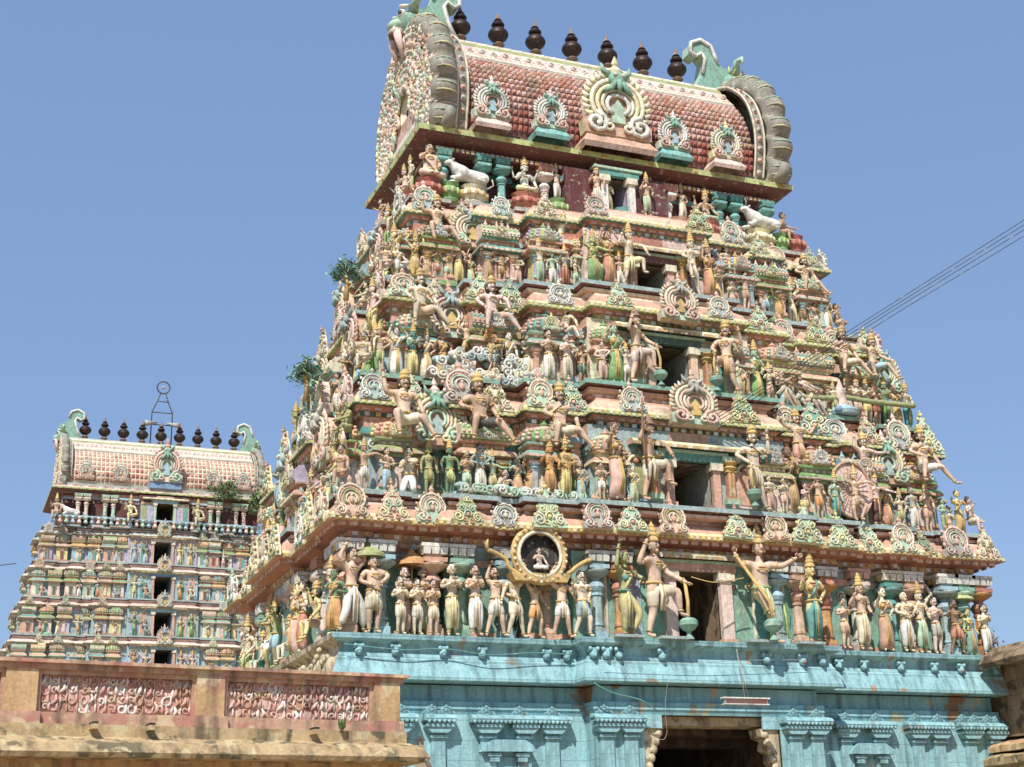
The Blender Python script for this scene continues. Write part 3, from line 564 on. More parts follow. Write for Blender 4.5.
def eave(par, w, hd, z, rng, k=1.0):
    def rc(o): return [(-w-o, -hd-o), (w+o, -hd-o), (w+o, hd+o), (-w-o, hd+o)]
    b = MB(); b.sweep([(rc(-1.3*k), z-.5*k, 'darkred'), (rc(-1.2*k), z-.35*k, 'maroon'), (rc(-.8*k), z-.3*k, 'darkred'), (rc(-.05), z-.02, 'darkred'), (rc(0), z, 'lime'), (rc(.02), z+.17*k, 'paleyellow'), (rc(-.1), z+.24*k, 'palepink'), (rc(-.5*k), z+.4*k, 'salmon'), (rc(-.56*k), z+.55*k, 'grey'), (rc(-.56*k), z+.8*k, 'grey')])
    b.cap(rc(-.56*k), z+.8*k, 'grey'); b.beads(rc(0), z-.33*k, .12*k, (.07*k, .06, .06*k), ['palepink', 'salmon'], -.8*k); b.beads(rc(0), z+.42*k, .55*k, (.4*k, .05, .12*k), ['white', 'coral', 'blueGrey'], -.54*k)
    b.beads(rc(0), z+.05*k, .8*k, (.16*k, .03, .08*k), ['orange', 'olive'], .005)
    return b.build('eave', par)
T_ROWS = 18
# ================================================================== near tower
YC = 6.51
rng = random.Random(5)
tower = root('temple_tower', 'near temple gateway tower crowded with painted stucco figures above a pale blue base', 'temple tower', (0, YC, 0))
# storeys: wall, then cornice+ledge above it
CW = [3.55, 3.0, 2.55, 2.1, 1.75]
# lowest storey
wall(tower, dict(w=9.35, hd=YC-1.15, pc=.75, pr=.35, cw=CW[0], z0=7.1, zt=9.45, dw=.66, dt=9.05, cols=('seagreen', 'blueGrey', 'salmon'), fw=.34, jamb='palepink', dd=3.2), rng)
C0 = dict(w=10.0, hd=YC-.05, pc=.22, pr=.14, cw=CW[0], z=9.8, z1=10.65, cols=('salmon', 'palepink', 'gold', 'salmon'), lw=9.7, lhd=YC-.28, lpc=.62, lip='blueGrey')
C1 = dict(w=9.15, hd=YC-1.02, pc=1.0, pr=.25, cw=CW[1], z=13.1, z1=14.12, cols=('peach', 'salmon', 'lime', 'darkgreen'), lw=8.85, lhd=YC-1.4, lpc=1.2, lip='seagreen', ov=.6)
C2 = dict(w=8.1, hd=YC-1.95, pc=1.25, pr=.25, cw=CW[2], z=16.45, z1=17.45, cols=('salmon', 'pale', 'lime', 'olive'), lw=7.8, lhd=YC-2.6, lpc=1.45, lip='blueGrey', ov=.6)
C3 = dict(w=7.15, hd=YC-2.95, pc=1.3, pr=.22, cw=CW[3], z=19.65, z1=20.6, cols=('peach', 'salmon', 'paleyellow', 'teal'), lw=6.78, lhd=YC-3.65, lpc=.3, lip='grey', ov=.6)
for c in (C0, C1, C2, C3): cornice(tower, c, rng)
W1 = dict(w=8.8, hd=YC-1.3, pc=1.05, pr=.3, cw=CW[1], z0=10.65, zt=12.85, dw=.6, dt=12.02, cols=('blueGrey', 'salmon', 'teal'), jamb='salmon', rev=P('grey'))
W2 = dict(w=7.8, hd=YC-2.2, pc=1.25, pr=.3, cw=CW[2], z0=14.12, zt=16.2, dw=.56, dt=15.6, cols=('pale', 'salmon', 'darkgreen'), jamb='peach', rev=P('grey'))
W3 = dict(w=6.85, hd=YC-3.1, pc=1.25, pr=.28, cw=CW[3], z0=17.45, zt=19.4, dw=.5, dt=18.5, cols=('palepink', 'coral', 'darkred'), jamb='salmon', rev=P('grey'))
W4 = dict(w=5.6, hd=YC-4.9, pc=1.2, pr=.25, cw=CW[4], z0=20.6, zt=22.35, dw=.36, dt=22.2, cols=('maroon', 'darkred', 'teal'), jamb='white', rev=P('lilac'))
for w_ in (W1, W2, W3, W4): wall(tower, w_, rng)
# blue stone base
def base_outline(o=0, w=9.75, y=.25, pc=.6, cw=3.62):
    hd = YC-y; return offs([(-w, -hd), (-cw, -hd), (-cw, -hd-pc), (cw, -hd-pc), (cw, -hd), (w, -hd), (w, hd), (-w, hd)], o)
AL = ((7,), STONEW)
b = MB(); BO = base_outline
b.sweep([(BO(-.0), 6.92, BLUE), (BO(.12), 6.98, BLUE), (BO(.14), 7.1, BLUE)], alt=AL); b.cap(BO(.14), 7.1, 'seagreen')
b.sweep([(BO(.02), 6.03, BLUE), (BO(.1), 6.05, BLUE), (BO(.1), 6.12, BLUE), (BO(.03), 6.34, BLUE), (BO(-.02), 6.48, BLUE), (BO(-.02), 6.53, BLUE), (BO(-.06), 6.58, BLUE), (BO(-.12), 6.74, BLUE), (BO(-.1), 6.86, BLUE), (BO(0), 6.92, BLUE)], alt=AL); b.cap(BO(.02)[::-1], 6.03, BLUED)
b.build('base_cornice', tower)
b = MB(); B2 = BO(-.42); sk = (2,)
b.sweep([(BO(-.42), 5.6, BLUED), (BO(-.42), 6.0, BLUED)], alt=AL); b.sweep([(BO(-.3), 5.42, BLUED), (BO(-.3), 5.6, BLUED)], alt=AL); b.sweep([(BO(-.36), 5.3, BLUED), (BO(-.32), 5.42, BLUED)], alt=AL); b.sweep([(BO(-.3), 5.6, BLUED), (BO(-.42), 5.602, BLUED)], alt=AL)
b.sweep([(BO(.3), 0, BLUE), (BO(.3), .6, BLUE), (BO(.1), .7, BLUE), (BO(.1), 1.2, BLUE), (BO(-.36), 1.3, BLUE), (BO(-.36), 5.3, BLUE)], skip=(2,), alt=AL)
yb = -(YC-.25)-.6+.36; G = 1.95; x1 = 3.62-.36
for s in (-1, 1):
    a, c = sorted((s*G, s*x1)); b.add([(a, yb, 0), (c, yb, 0), (c, yb, 5.3), (a, yb, 5.3)], [(0, 1, 2, 3)], BLUE)
    b.add([(s*G, yb, 0), (s*G, yb+9, 0), (s*G, yb+9, 5.3), (s*G, yb, 5.3)], [(0, 1, 2, 3)], GATESHADE)
b.add([(-G, yb, 5.299), (G, yb, 5.299), (G, yb+9, 5.299), (-G, yb+9, 5.299)], [(0, 1, 2, 3)], GATESHADE); b.add([(-G, yb+9, 0), (G, yb+9, 0), (G, yb+9, 5.3), (-G, yb+9, 5.3)], [(0, 1, 2, 3)], 'black')
b.build('base_wall', tower)
def bproj(z0=0): pass
# lintel steps and brackets inside the gateway
b = MB()
for k, (dy, zz) in enumerate(((.3, 5.26), (1.1, 5.1), (2.0, 4.9))): b.box(-G+.01, G-.01, yb+dy, yb+dy+.7, zz-.18, 5.297, STONEW if k < 1 else GATESHADE)
b.build('lintel', tower)
for s in (-1, 1):
    b = MB(); x = s*(G-.02); b.prism([(x, 5.0), (x-s*.55, 5.0), (x-s*.5, 4.8), (x-s*.3, 4.72), (x-s*.34, 4.5), (x-s*.16, 4.4), (x-s*.18, 4.2), (x-s*.04, 4.0), (x, 3.9)][::(-1 if s > 0 else 1)], yb+.05, yb+.6, STONEW)
    for q in range(5): b.ball((x-s*(.4-.07*q), yb+.1, 4.86-.2*q), .12, STONEW, 7, 5)
    b.box(min(x, x-s*.16), max(x, x-s*.16), yb+.04, yb+.5, 0, 3.95, STONEW); b.build('bracket', tower)
    b = MB(); b.box(*sorted((s*G-s*.02, s*(G-.5))), yb-.03, yb+.04, 4.98, 5.3, BLUE); b.build('lintel_end', tower)
# pilasters of the blue base
def bpil_mesh():
    b = MB(); b.cbox((0, 0, 1.9), (.34, .14, 3.8), 0); b.cbox((0, -.03, 3.72), (.42, .2, .06), 0)
    b.prism([(-.2, 3.8), (.2, 3.8), (.36, 3.93), (-.36, 3.93)], -.2, .05, 0); b.cbox((0, -.09, 3.97), (.7, .3, .07), 0); b.cbox((0, -.07, 4.04), (.6, .26, .06), 0); b.cbox((0, -.09, 4.12), (.8, .3, .08), 0)
    b.cbox((0, 0, .1), (.5, .3, .2), 0); return protomesh(b, 'pilaster', [BLUE])
BP = bpil_mesh()
yw = -(YC-.25)+.36
for x in (-8.75, -8.15, -7.15, -5.9, -4.95, -4.2, 4.3, 5.35, 6.6, 7.3, 8.35, 9.2): inst(BP, 'base_pilaster', tower, (x, yw-.04, 1.05), 0, 1)
for x in (-3.0, -2.35, 2.35, 3.0): inst(BP, 'base_pilaster', tower, (x, yb-.04, 1.05), 0, 1)
b = MB(); q = random.Random(8)
for i in range(40):
    y = -6+i*.26; zz = 6.25+q.uniform(0, .35); b.ball((-9.78, y, zz), q.uniform(.1, .2), STONEW, 7, 5, (.8, 1, 1.3)); b.ball((-9.85, y+.08, zz+.25), .08, STONEW, 6, 4)
b.build('carved_flank_band', tower)
def hood(x0, x1, y, wm=BLUE):
    b = MB(); n = int((x1-x0)/.11); pr = [(0, 5.1), (-.32, 5.12), (-.34, 5.18), (-.26, 5.26), (-.1, 5.3), (0, 5.31)]
    for (a, za), (c, zc) in zip(pr, pr[1:]): b.add([(x0, y+a, za), (x1, y+a, za), (x1, y+c, zc), (x0, y+c, zc)], [(0, 1, 2, 3)], wm)
    for x in (x0, x1): b.add([(x, y+a, za) for a, za in pr], [tuple(range(len(pr)))], wm)
    for i in range(n): b.ball((x0+(i+.5)*(x1-x0)/n, y-.31, 5.11), .05, wm, 6, 4)
    b.build('pilaster_hood', tower)
    k = max(2, int((x1-x0)/.75))
    for i in range(k):
        x = x0+(i+.5)*(x1-x0)/k; inst(rng.choice(KBS), 'base_arch', tower, (x, y-.08, 5.3), 0, (.46, .3, .22), [wm]*4)
for a, c in ((-9.2, -7.7), (-7.5, -6.75), (-6.35, -3.75), (3.85, 5.8), (6.2, 7.7), (7.95, 8.75), (8.85, 9.5)): hood(a, c, yw, BLUE)
for a, c in ((-3.4, -2.0), (2.0, 3.4)): hood(a, c, yb)
def niche(x):
    b = MB(); y = yw
    for s in (-1, 1): b.cbox((x+s*.36, y-.06, 3.2), (.14, .12, 2.2), BLUE); b.cbox((x+s*.36, y-.1, 4.35), (.34, .24, .08), BLUE); b.cbox((x+s*.36, y-.1, 4.24), (.24, .2, .1), BLUE)
    b.prism([(x-.7, 4.42), (x+.7, 4.42), (x+.62, 4.56), (x+.4, 4.7), (x-.4, 4.7), (x-.62, 4.56)], y-.28, y, BLUE); b.box(x-.25, x+.25, y-.05, y-.01, 2.4, 4.3, BLUED); b.build('wall_niche', tower)
niche(-5.4); niche(5.0)
for x in (-9.2, -8.3, -7.1, -6.1, -4.4, -3.85, 4.1, 4.9, 6.1, 7.2, 8.1, 9.3):
    y = -(YC-.25); b = MB(); b.ball((x, y-.0, 6.70), .1, BLUE, 8, 5); b.ball((x, y-.08, 6.66), .05, BLUED, 6, 4); b.box(x-.11, x+.11, y-.04, y+.1, 6.76, 6.86, BLUE)
    for s in (-1, 1): b.ball((x+s*.09, y-.05, 6.82), .05, BLUE, 5, 4)
    b.build('lion_head_knob', tower)
for x in (-3.4, -3.05, -2.7, -1.5, 1.5, 2.6, 3.2):
    y = -(YC-.25)-.6; b = MB(); b.ball((x, y-.0, 6.70), .11, BLUE, 8, 5); b.ball((x, y-.08, 6.66), .06, BLUED, 6, 4); b.box(x-.12, x+.12, y-.04, y+.1, 6.76, 6.86, BLUE)
    for s in (-1, 1): b.ball((x+s*.1, y-.05, 6.83), .06, BLUE, 5, 4)
    b.build('lion_head_knob', tower)
for x in (-2.5, -1.25, 1.25, 2.75): b = MB(); b.box(x-.4, x+.4, -(YC-.25)-.6-.32, -(YC-.25)-.5, 7.104, 7.17, 'blueGrey'); b.build('figure_plinth', tower)
# columns of the lowest storey
CSC = {'s': ('salmon', 'peach', 'white', 'gold'), 'b': ('sky', 'blueGrey', 'white', 'gold'), 'g': ('seagreen', 'mint', 'white', 'gold'), 'p': ('palepink', 'white', 'salmon', 'gold'), 'o': ('coral', 'orange', 'white', 'gold'), 't': ('teal', 'turq', 'cream', 'gold'), 'w': ('white', 'palepink', 'coral', 'gold')}
def column(x, y, z, k, sch, rz=0, hs=1):
    m = CSC[sch]; s = inst(COLS, 'column', tower, (x, y, z), rz, (k, k, hs), [m[1], m[0]]); inst(COLC, 'capital', s, mats=list(m))
ycol = -(YC-.72)
for x, q in ((-9.35, 's'), (-8.55, 'b'), (-7.2, 's'), (-6.5, 'g'), (-5.3, 'b'), (-4.2, 's'), (4.15, 'o'), (5.2, 'p'), (6.3, 't'), (7.0, 's'), (8.2, 'b'), (8.8, 'g'), (9.4, 'o')): column(x, ycol, 7.1, 1.0, q, 0, 1.22)
for x, q in ((-2.95, 'b'), (-2.3, 'o'), (2.35, 'b'), (3.0, 's')): column(x, ycol-.45, 7.1, .9, q, 0, 1.2)
for y, q in ((-5.0, 's'), (-3.6, 'w'), (-1.6, 'b'), (-.6, 's'), (1.4, 'w'), (3.0, 'g'), (4.6, 's')): column(-9.35, y, 7.1, .95, q, -PI/2, 1.22)
for y, q in ((-5.0, 's'), (-2, 'b'), (1.4, 'w'), (4.6, 's')): column(9.35, y, 7.1, .95, q, PI/2, 1.22)
# kudu arches on each cornice
def kudus(cr, xs, ys, zoff, big=(), size=1.02, k=1, right=True):
    for i, x in enumerate(xs):
        for s in (-1, 1):
            xx = s*x; y = min(front_y(xx, cr['w'], cr['hd'], cr['pc'], cr['pr'], cr['cw']), front_y(xx, cr['lw'], cr['lhd'], cr['lpc'], cr['pr'], cr['cw'])-.06); add_kudu(tower, xx, y, cr['z']+zoff, size*rng.uniform(.8, 1.05), 'ab'[(i+(s > 0)) % 2] if rng.random() < .85 else 'b', 0, rng, R(-12))
    for i, y in enumerate(ys):
        add_kudu(tower, -side_x(y, cr['w'], cr['hd'], cr['pr']), y, cr['z']+zoff, size*.95, 'ab'[i % 2], -PI/2, rng)
        if right and i % 2 == 0: add_kudu(tower, side_x(y, cr['w'], cr['hd'], cr['pr']), y, cr['z']+zoff, size*.95, 'ab'[i % 2], PI/2, rng)
kudus(C0, (9.45, 8.4, 7.35, 6.5, 5.45, 4.35, 3.1, 2.15, .95), (-5.6, -4.3, -3, -1.6, -.3, 1, 2.4, 3.8, 5.2), .06, size=.95)
kudus(C1, (8.6, 7.6, 6.3, 5.3, 4.2, 3.3, 1.7), (-4.6, -3.3, -1.2, 1.2, 3.3, 4.6), .12)
kudus(C2, (7.5, 6.5, 5.4, 4.4, 3.2, 1.6), (-4, -2.9, -1, 1, 2.9), .12, size=.95)
kudus(C3, (6.5, 5.3, 4.3, 3.1, 1.7), (-3, -1.9, 0, 1.9), .1, size=.85)
for (x, z, w, y) in ((.05, 12.98, 1.35, -(YC-.0)-.14), (.1, 16.2, 1.2, -(YC-.6)-.22), (-6.95, 12.1, 1.35, -(YC-.9)), (6.95, 12.1, 1.3, -(YC-.9)), (-6.15, 15.5, 1.4, -(YC-1.9)), (8.0, 15.35, 1.3, -(YC-2.0)), (-5.15, 18.75, 1.2, -(YC-2.85)), (4.9, 18.7, 1.2, -(YC-2.85)), (-3.0, 11.9, .95, -(YC-.9)), (-2.95, 15.4, .95, -(YC-1.8)), (2.4, 18.7, .8, -(YC-2.2))):
    add_kudu(tower, x, y, z, w, 'g', 0, rng, R(-6))
for (y, z, w, x) in ((-3.2, 12.0, 1.4, -9.35), (1.0, 12.0, 1.4, -9.3), (-2.4, 15.4, 1.4, -8.35), (1.0, 15.4, 1.3, -8.3), (-1.4, 18.7, 1.3, -7.3), (-1.2, 14.0, 1.2, -9.0), (0, 17.2, 1.2, -8.0)): add_kudu(tower, x, y, z, w, 'g', -PI/2, rng)
# miniature shrines on each storey
for T_, zz, hh, sc_ in ((W1, 10.65, 2.35, 1.35), (W2, 14.12, 2.25, 1.25), (W3, 17.45, 2.1, 1.1)):
    w, hd = T_['w'], T_['hd']
    for f, ob in ((.905, False), (.655, True), (.465, False)):
        for s in (-1, 1):
            x = s*f*w; y = front_y(x, w, hd, T_['pc'], T_['pr'], T_['cw']); add_shrine(tower, x, y-.12, zz, sc_*(1.05 if ob else .95), hh*rng.uniform(.94, 1.0), 0, rng, ob)
    for s in (-1, 1): add_shrine(tower, s*(T_['cw']-.5), -hd-T_['pc']-.05, zz, sc_*.7, hh*.86, 0, rng)
    if T_ is not W1: add_shrine(tower, -T_['cw']-.02, -hd-T_['pc']*.5, zz, .95, hh*.9, -PI/2, rng)
    add_shrine(tower, T_['cw']+.02, -hd-T_['pc']*.5, zz, .95, hh*.9, PI/2, rng)
    for f in (-.83, -.45, 0, .45, .83):
        y = f*hd; add_shrine(tower, -side_x(y, w, hd, T_['pr'])-.1, y, zz, sc_, hh*.97, -PI/2, rng, f == 0)
    for f in (-.83, 0, .7): y = f*hd; add_shrine(tower, side_x(y, w, hd, T_['pr'])+.1, y, zz, sc_, hh*.97, PI/2, rng, f == 0, True)
# pilasters in the recesses
for T_, zz, hh in ((W1, 10.9, 1.6), (W2, 14.35, 1.5), (W3, 17.7, 1.35)):
    w, hd = T_['w'], T_['hd']
    for f in (.77, .56, .37):
        for s in (-1, 1):
            x = s*f*w; y = front_y(x, w, hd, T_['pc'], T_['pr'], T_['cw']); cs = rng.choice([('white', 'salmon', 'sky'), ('lilac', 'cream', 'salmon'), ('mint', 'coral', 'cream'), ('peach', 'teal', 'gold')]); inst(PIL, 'pilaster', tower, (x, y-.1, zz), 0, (1.3, 1.2, hh), cs)
    for s in (-1, 1): inst(PIL, 'pilaster', tower, (s*(T_['dw']+.55), -hd-T_['pc']-.1, zz), 0, (1.5, 1.3, hh*.82), ('coral', 'gold', 'mint'))
# neck columns, eave, roof
for x, q in ((-4.33, 't'), (-3.72, 't'), (3.83, 't'), (4.43, 't'), (-2.3, 'w'), (1.98, 'w'), (-5.6, 't'), (5.6, 't')):
    m = CSC[q] if q == 'w' else ('turq', 'teal', 'teal', 'salmon'); s = inst(COLS, 'neck_column', tower, (x, -(YC-4.05), 20.62), 0, (.72, .72, .92), [m[0], m[1]]); inst(COLC, 'capital', s, mats=list(m))
for y in (-2, -.6, .9, 2): s = inst(COLS, 'neck_column', tower, (-5.6, y, 20.62), 0, (.72, .72, .92), ['turq', 'teal']); inst(COLC, 'capital', s, mats=['turq', 'teal', 'teal', 'salmon'])
b = MB(); b.box(-5.9, 5.9, -(YC-3.95), (YC-3.95), 22.33, 22.5, 'darkred'); b.beads([(-5.9, -(YC-3.95)), (5.9, -(YC-3.95)), (5.9, 2.5), (-5.9, 2.5)], 22.36, .16, (.1, .05, .1), ['palepink', 'gold'], 0); b.build('neck_beam', tower)
eave(tower, 6.47, YC-3.62, 22.8, rng)
rf = roof(tower, 23.3, 5.25, 2.45, 4.55, 0, rng, 60)
for i in range(7): inst(KAL, 'finial', tower, ((i-3)*1.356, -.05, 28.02), 0, (1.04, 1.04, 1.0))
gable(tower, -1, 23.25, 5.2, 2.3, 4.35, rng, k=.68); gable(tower, 1, 23.25, 5.55, 2.38, 4.35, rng, k=.68)
for x, w, kd, pz in ((-4.25, 1.15, 'a', 'palepink'), (-2.3, 1.1, 'a', 'turq'), (1.98, 1.1, 'a', 'turq'), (3.9, 1.1, 'b', 'palepink')):
    b = MB(); y = -(YC-3.35); b.sweep([([(x-.55, y-.1), (x+.55, y-.1), (x+.55, y+.6), (x-.55, y+.6)], 23.0, pz), ([(x-.6, y-.15), (x+.6, y-.15), (x+.6, y+.6), (x-.6, y+.6)], 23.12, pz), ([(x-.42, y), (x+.42, y), (x+.42, y+.6), (x-.42, y+.6)], 23.4, pz)]); b.cap([(x-.42, y), (x+.42, y), (x+.42, y+.6), (x-.42, y+.6)], 23.4, pz)
    p_ = b.build('arch_pedestal', tower); inst(KG, 'roof_arch', tower, (x, y, 23.38), 0, (w, w, w*.92), ('white', 'mint' if kd == 'a' else 'paleyellow', 'pink', 'sky', 'white' if kd == 'a' else 'paleyellow', 'seagreen'))
b = MB(); y = -(YC-3.38)
b.sweep([([(-1.2, y-.15), (1.2, y-.15), (1.2, y+1), (-1.2, y+1)], 22.95, 'palepink'), ([(-1.3, y-.25), (1.3, y-.25), (1.3, y+1), (-1.3, y+1)], 23.1, 'salmon'), ([(-1.05, y), (1.05, y), (1.05, y+1), (-1.05, y+1)], 23.5, 'palepink')]); b.cap([(-1.05, y), (1.05, y), (1.05, y+1), (-1.05, y+1)], 23.5, 'palepink'); b.box(-.95, .95, y+.1, y+1.2, 23.5, 25.0, 'palepink'); b.build('arch_pedestal', tower)
inst(KG, 'roof_arch', tower, (0, y, 23.5), 0, (2.3, 1.6, 2.1), ('cream', 'salmon', 'white', 'mint', 'paleyellow', 'seagreen'))
# little lotus pedestals along the neck ledge
def ped_mesh():
    b = MB(); b.lathe([(.34, 0), (.38, .08), (.3, .14), (.34, .2), (.44, .3), (.42, .4), (.3, .5), (.34, .58), (.36, .62)], 0, 10, sy=.8)
    for i in range(12): a = 2*PI*i/12; b.ball((.41*math.cos(a), .33*math.sin(a), .33), .08, 1, 6, 4, (.8, .8, 1.4))
    return protomesh(b, 'pedestal', ['white']*2)
PED = ped_mesh()
for x, c1, c2, s in ((-6.1, 'red', 'coral', 1.15), (-5.45, 'green', 'lime', .9), (-4.7, 'cream', 'gold', 1.1), (-3.0, 'coral', 'red', 1.25), (-1.9, 'green', 'lime', .95), (-.75, 'paleyellow', 'cream', 1.1), (.35, 'turq', 'sky', 1.15), (1.3, 'palepink', 'salmon', 1.0), (2.3, 'salmon', 'cream', 1.0), (3.3, 'coral', 'red', 1.25), (4.35, 'palepink', 'white', .8), (5.2, 'paleyellow', 'cream', 1.2), (6.0, 'green', 'lime', .8), (6.55, 'red', 'coral', .9)):
    inst(PED, 'lotus_pedestal', tower, (x, -(YC-3.95), 20.6), 0, (s, s, 1.05), (c1, c2))
for y, c1, c2 in ((-1.6, 'red', 'coral'), (-.2, 'green', 'lime'), (1.2, 'cream', 'gold')): inst(PED, 'lotus_pedestal', tower, (-6.3, y, 20.6), 0, 1.05, (c1, c2))
# ================================================================== statues
def skin(nodes, edges, rootn, sub=1):
    names = list(nodes); me = bpy.data.meshes.new('t'); me.from_pydata([nodes[n][0] for n in names], [(names.index(a), names.index(b_)) for a, b_ in edges], [])
    o = bpy.data.objects.new('t', me); C.objects.link(o); sm = o.modifiers.new('s', 'SKIN'); sm.use_smooth_shade = True
    if not me.skin_vertices:
        bm = bmesh.new(); bm.from_mesh(me); bm.verts.layers.skin.verify(); bm.to_mesh(me); bm.free()
    for i, n in enumerate(names):
        r = nodes[n][1]; sv = me.skin_vertices[0].data[i]; sv.radius = r if isinstance(r, tuple) else (r, r); sv.use_root = (n == rootn)
    ss = o.modifiers.new('u', 'SUBSURF'); ss.levels = sub; ss.render_levels = sub
    dg = bpy.context.evaluated_depsgraph_get(); ev = o.evaluated_get(dg).to_mesh()
    vs = [tuple(v.co) for v in ev.vertices]; fs = [tuple(p.vertices) for p in ev.polygons]; bpy.data.objects.remove(o); bpy.data.meshes.remove(me); return vs, fs
def pose(name):
    """joints for a figure 1 unit tall, facing -y"""
    J = dict(pel=(0,0,.5), bel=(0,0,.585), che=(0,.0,.70), nec=(0,0,.80), hed=(0,-.01,.905), Ls=(.105,0,.775), Rs=(-.105,0,.775), Le=(.15,.01,.63), Re=(-.15,.01,.63), Lw=(.16,-.04,.5), Rw=(-.16,-.04,.5),
             Lh=(.05,0,.47), Rh=(-.05,0,.47), Lk=(.055,-.02,.265), Rk=(-.055,-.02,.265), La=(.05,.01,.045), Ra=(-.05,.01,.045))
    def arms(**k): J.update(k)
    def up_(dz, dy=0, dx=0):
        for n in ('pel','bel','che','nec','hed','Ls','Rs','Le','Re','Lw','Rw','Lh','Rh'): x, y, z = J[n]; J[n] = (x+dx, y+dy, z+dz)
    A = {'anjali': dict(Le=(.145,-.03,.65), Re=(-.145,-.03,.65), Lw=(.022,-.13,.715), Rw=(-.022,-.13,.715)), 'up': dict(Le=(.19,-.02,.86), Re=(-.19,-.02,.86), Lw=(.12,-.04,1.0), Rw=(-.12,-.04,1.0)),
         'out': dict(Le=(.215,-.02,.74), Re=(-.215,-.02,.74), Lw=(.29,-.06,.85), Rw=(-.29,-.06,.85)), 'belly': dict(Le=(.175,-.02,.65), Re=(-.175,-.02,.65), Lw=(.05,-.13,.6), Rw=(-.05,-.13,.6)),
         'bless': dict(Re=(-.17,-.02,.66), Rw=(-.16,-.12,.77), Le=(.16,0,.64), Lw=(.1,-.1,.56)), 'hip': dict(Le=(.2,.03,.66), Lw=(.09,-.05,.56), Re=(-.17,-.04,.66), Rw=(-.18,-.14,.76)),
         'point': dict(Re=(-.2,-.03,.8), Rw=(-.2,-.06,.97), Le=(.22,-.05,.72), Lw=(.33,-.1,.72)), 'knee': dict(Le=(.19,-.08,.66), Lw=(.16,-.22,.56), Re=(-.2,-.0,.72), Rw=(-.2,-.06,.88))}
    if name in A: arms(**A[name])
    if name == 'stand': arms(Le=(.15,.01,.635), Lw=(.14,-.06,.51))
    if name == 'dance': arms(**A['point']); J.update(Lk=(.15,-.1,.30), La=(.07,-.02,.06), Rk=(-.1,-.05,.27), Ra=(-.04,.0,.045), pel=(-.02,0,.49))
    if name == 'step': arms(**A['up']); J.update(Lk=(.12,-.06,.27), La=(.19,0,.045), Rk=(-.08,-.02,.26), Ra=(-.17,.02,.045))
    if name == 'stride': arms(**A['hip']); J.update(Lk=(.1,-.08,.27), La=(.1,-.02,.045), Rk=(-.06,.0,.26), Ra=(-.12,.04,.045))
    if name == 'bear': arms(Re=(-.19,-.02,.85), Rw=(-.1,-.03,.98), Le=(.16,0,.65), Lw=(.2,-.05,.55)); J.update(Lk=(.08,-.06,.27), La=(.12,-.0,.045), Rk=(-.08,-.0,.27), Ra=(-.13,.03,.045))
    if name == 'guard': arms(**A['knee']); J.update(Lk=(.12,-.2,.47), La=(.12,-.2,.245), Rk=(-.07,-.01,.26), Ra=(-.13,.02,.045), Lh=(.055,-.01,.475), Lt=(.13,-.285,.215))
    if name == 'guardout': arms(**A['out']); J.update(Lk=(.13,-.18,.49), La=(.05,-.2,.27), Rk=(-.09,-.01,.26), Ra=(-.15,.02,.045), Lt=(.06,-.28,.23))
    if name == 'tug':
        for n in J: x, y, z = J[n]; J[n] = (x-.62*max(0, z-.04)+(.0), y, z*.86)
        J.update(Le=(J['Ls'][0]+.1, -.06, J['Ls'][2]-.1), Lw=(J['Ls'][0]+.22, -.08, J['Ls'][2]-.14), Re=(J['Rs'][0]+.14, -.1, J['Rs'][2]-.12), Rw=(J['Rs'][0]+.3, -.1, J['Rs'][2]-.18))
    if name in ('cross', 'crossfat'): up_(-.37); arms(); J.update(Lk=(.2,-.13,.07), Rk=(-.2,-.13,.07), La=(-.05,-.19,.05), Ra=(.06,-.2,.04), Lh=(.07,-.02,.11), Rh=(-.07,-.02,.11), Lw=(.17,-.16,.14), Rw=(-.09,-.16,.38), Re=(-.17,-.02,.3), Le=(.17,-.02,.27))
    if name == 'throne': up_(-.2); J.update(Rk=(-.07,-.19,.31), Ra=(-.07,-.18,.06), Lk=(.19,-.14,.31), La=(.0,-.2,.26), Lw=(.17,-.15,.34), Rw=(-.15,-.14,.56), Re=(-.17,-.03,.45), Le=(.17,-.02,.44))
    if name == 'giant': up_(-.2); J.update(Rk=(-.1,-.19,.32), Ra=(-.13,-.17,.06), Lk=(.17,-.17,.27), La=(.33,-.22,.03), Lw=(.2,-.1,.34), Le=(.19,0,.46), Re=(-.2,.0,.5), Rw=(-.15,-.15,.37))
    if name == 'giantup': up_(-.2); J.update(Rk=(-.15,-.19,.31), Ra=(-.1,-.17,.05), Lk=(.17,-.17,.27), La=(.3,-.22,.03), Lw=(.2,-.12,.32), Le=(.2,0,.45), Re=(-.23,-.02,.56), Rw=(-.25,-.06,.74))
    if name == 'kneel': up_(-.2); arms(Le=(.145,-.03,.45), Re=(-.145,-.03,.45), Lw=(.022,-.13,.515), Rw=(-.022,-.13,.515)); J.update(Lk=(.09,-.14,.05), Rk=(-.09,-.14,.05), La=(.07,.08,.05), Ra=(-.07,.08,.05))
    if name == 'squat': up_(-.28); arms(Le=(.17,-.05,.44), Lw=(.12,-.06,.62), Re=(-.17,-.05,.44), Rw=(-.12,-.06,.62)); J.update(Lk=(.16,-.13,.28), Rk=(-.16,-.13,.28), La=(.09,-.06,.045), Ra=(-.09,-.06,.045))
    return J
FIG = {}; VN = [0]
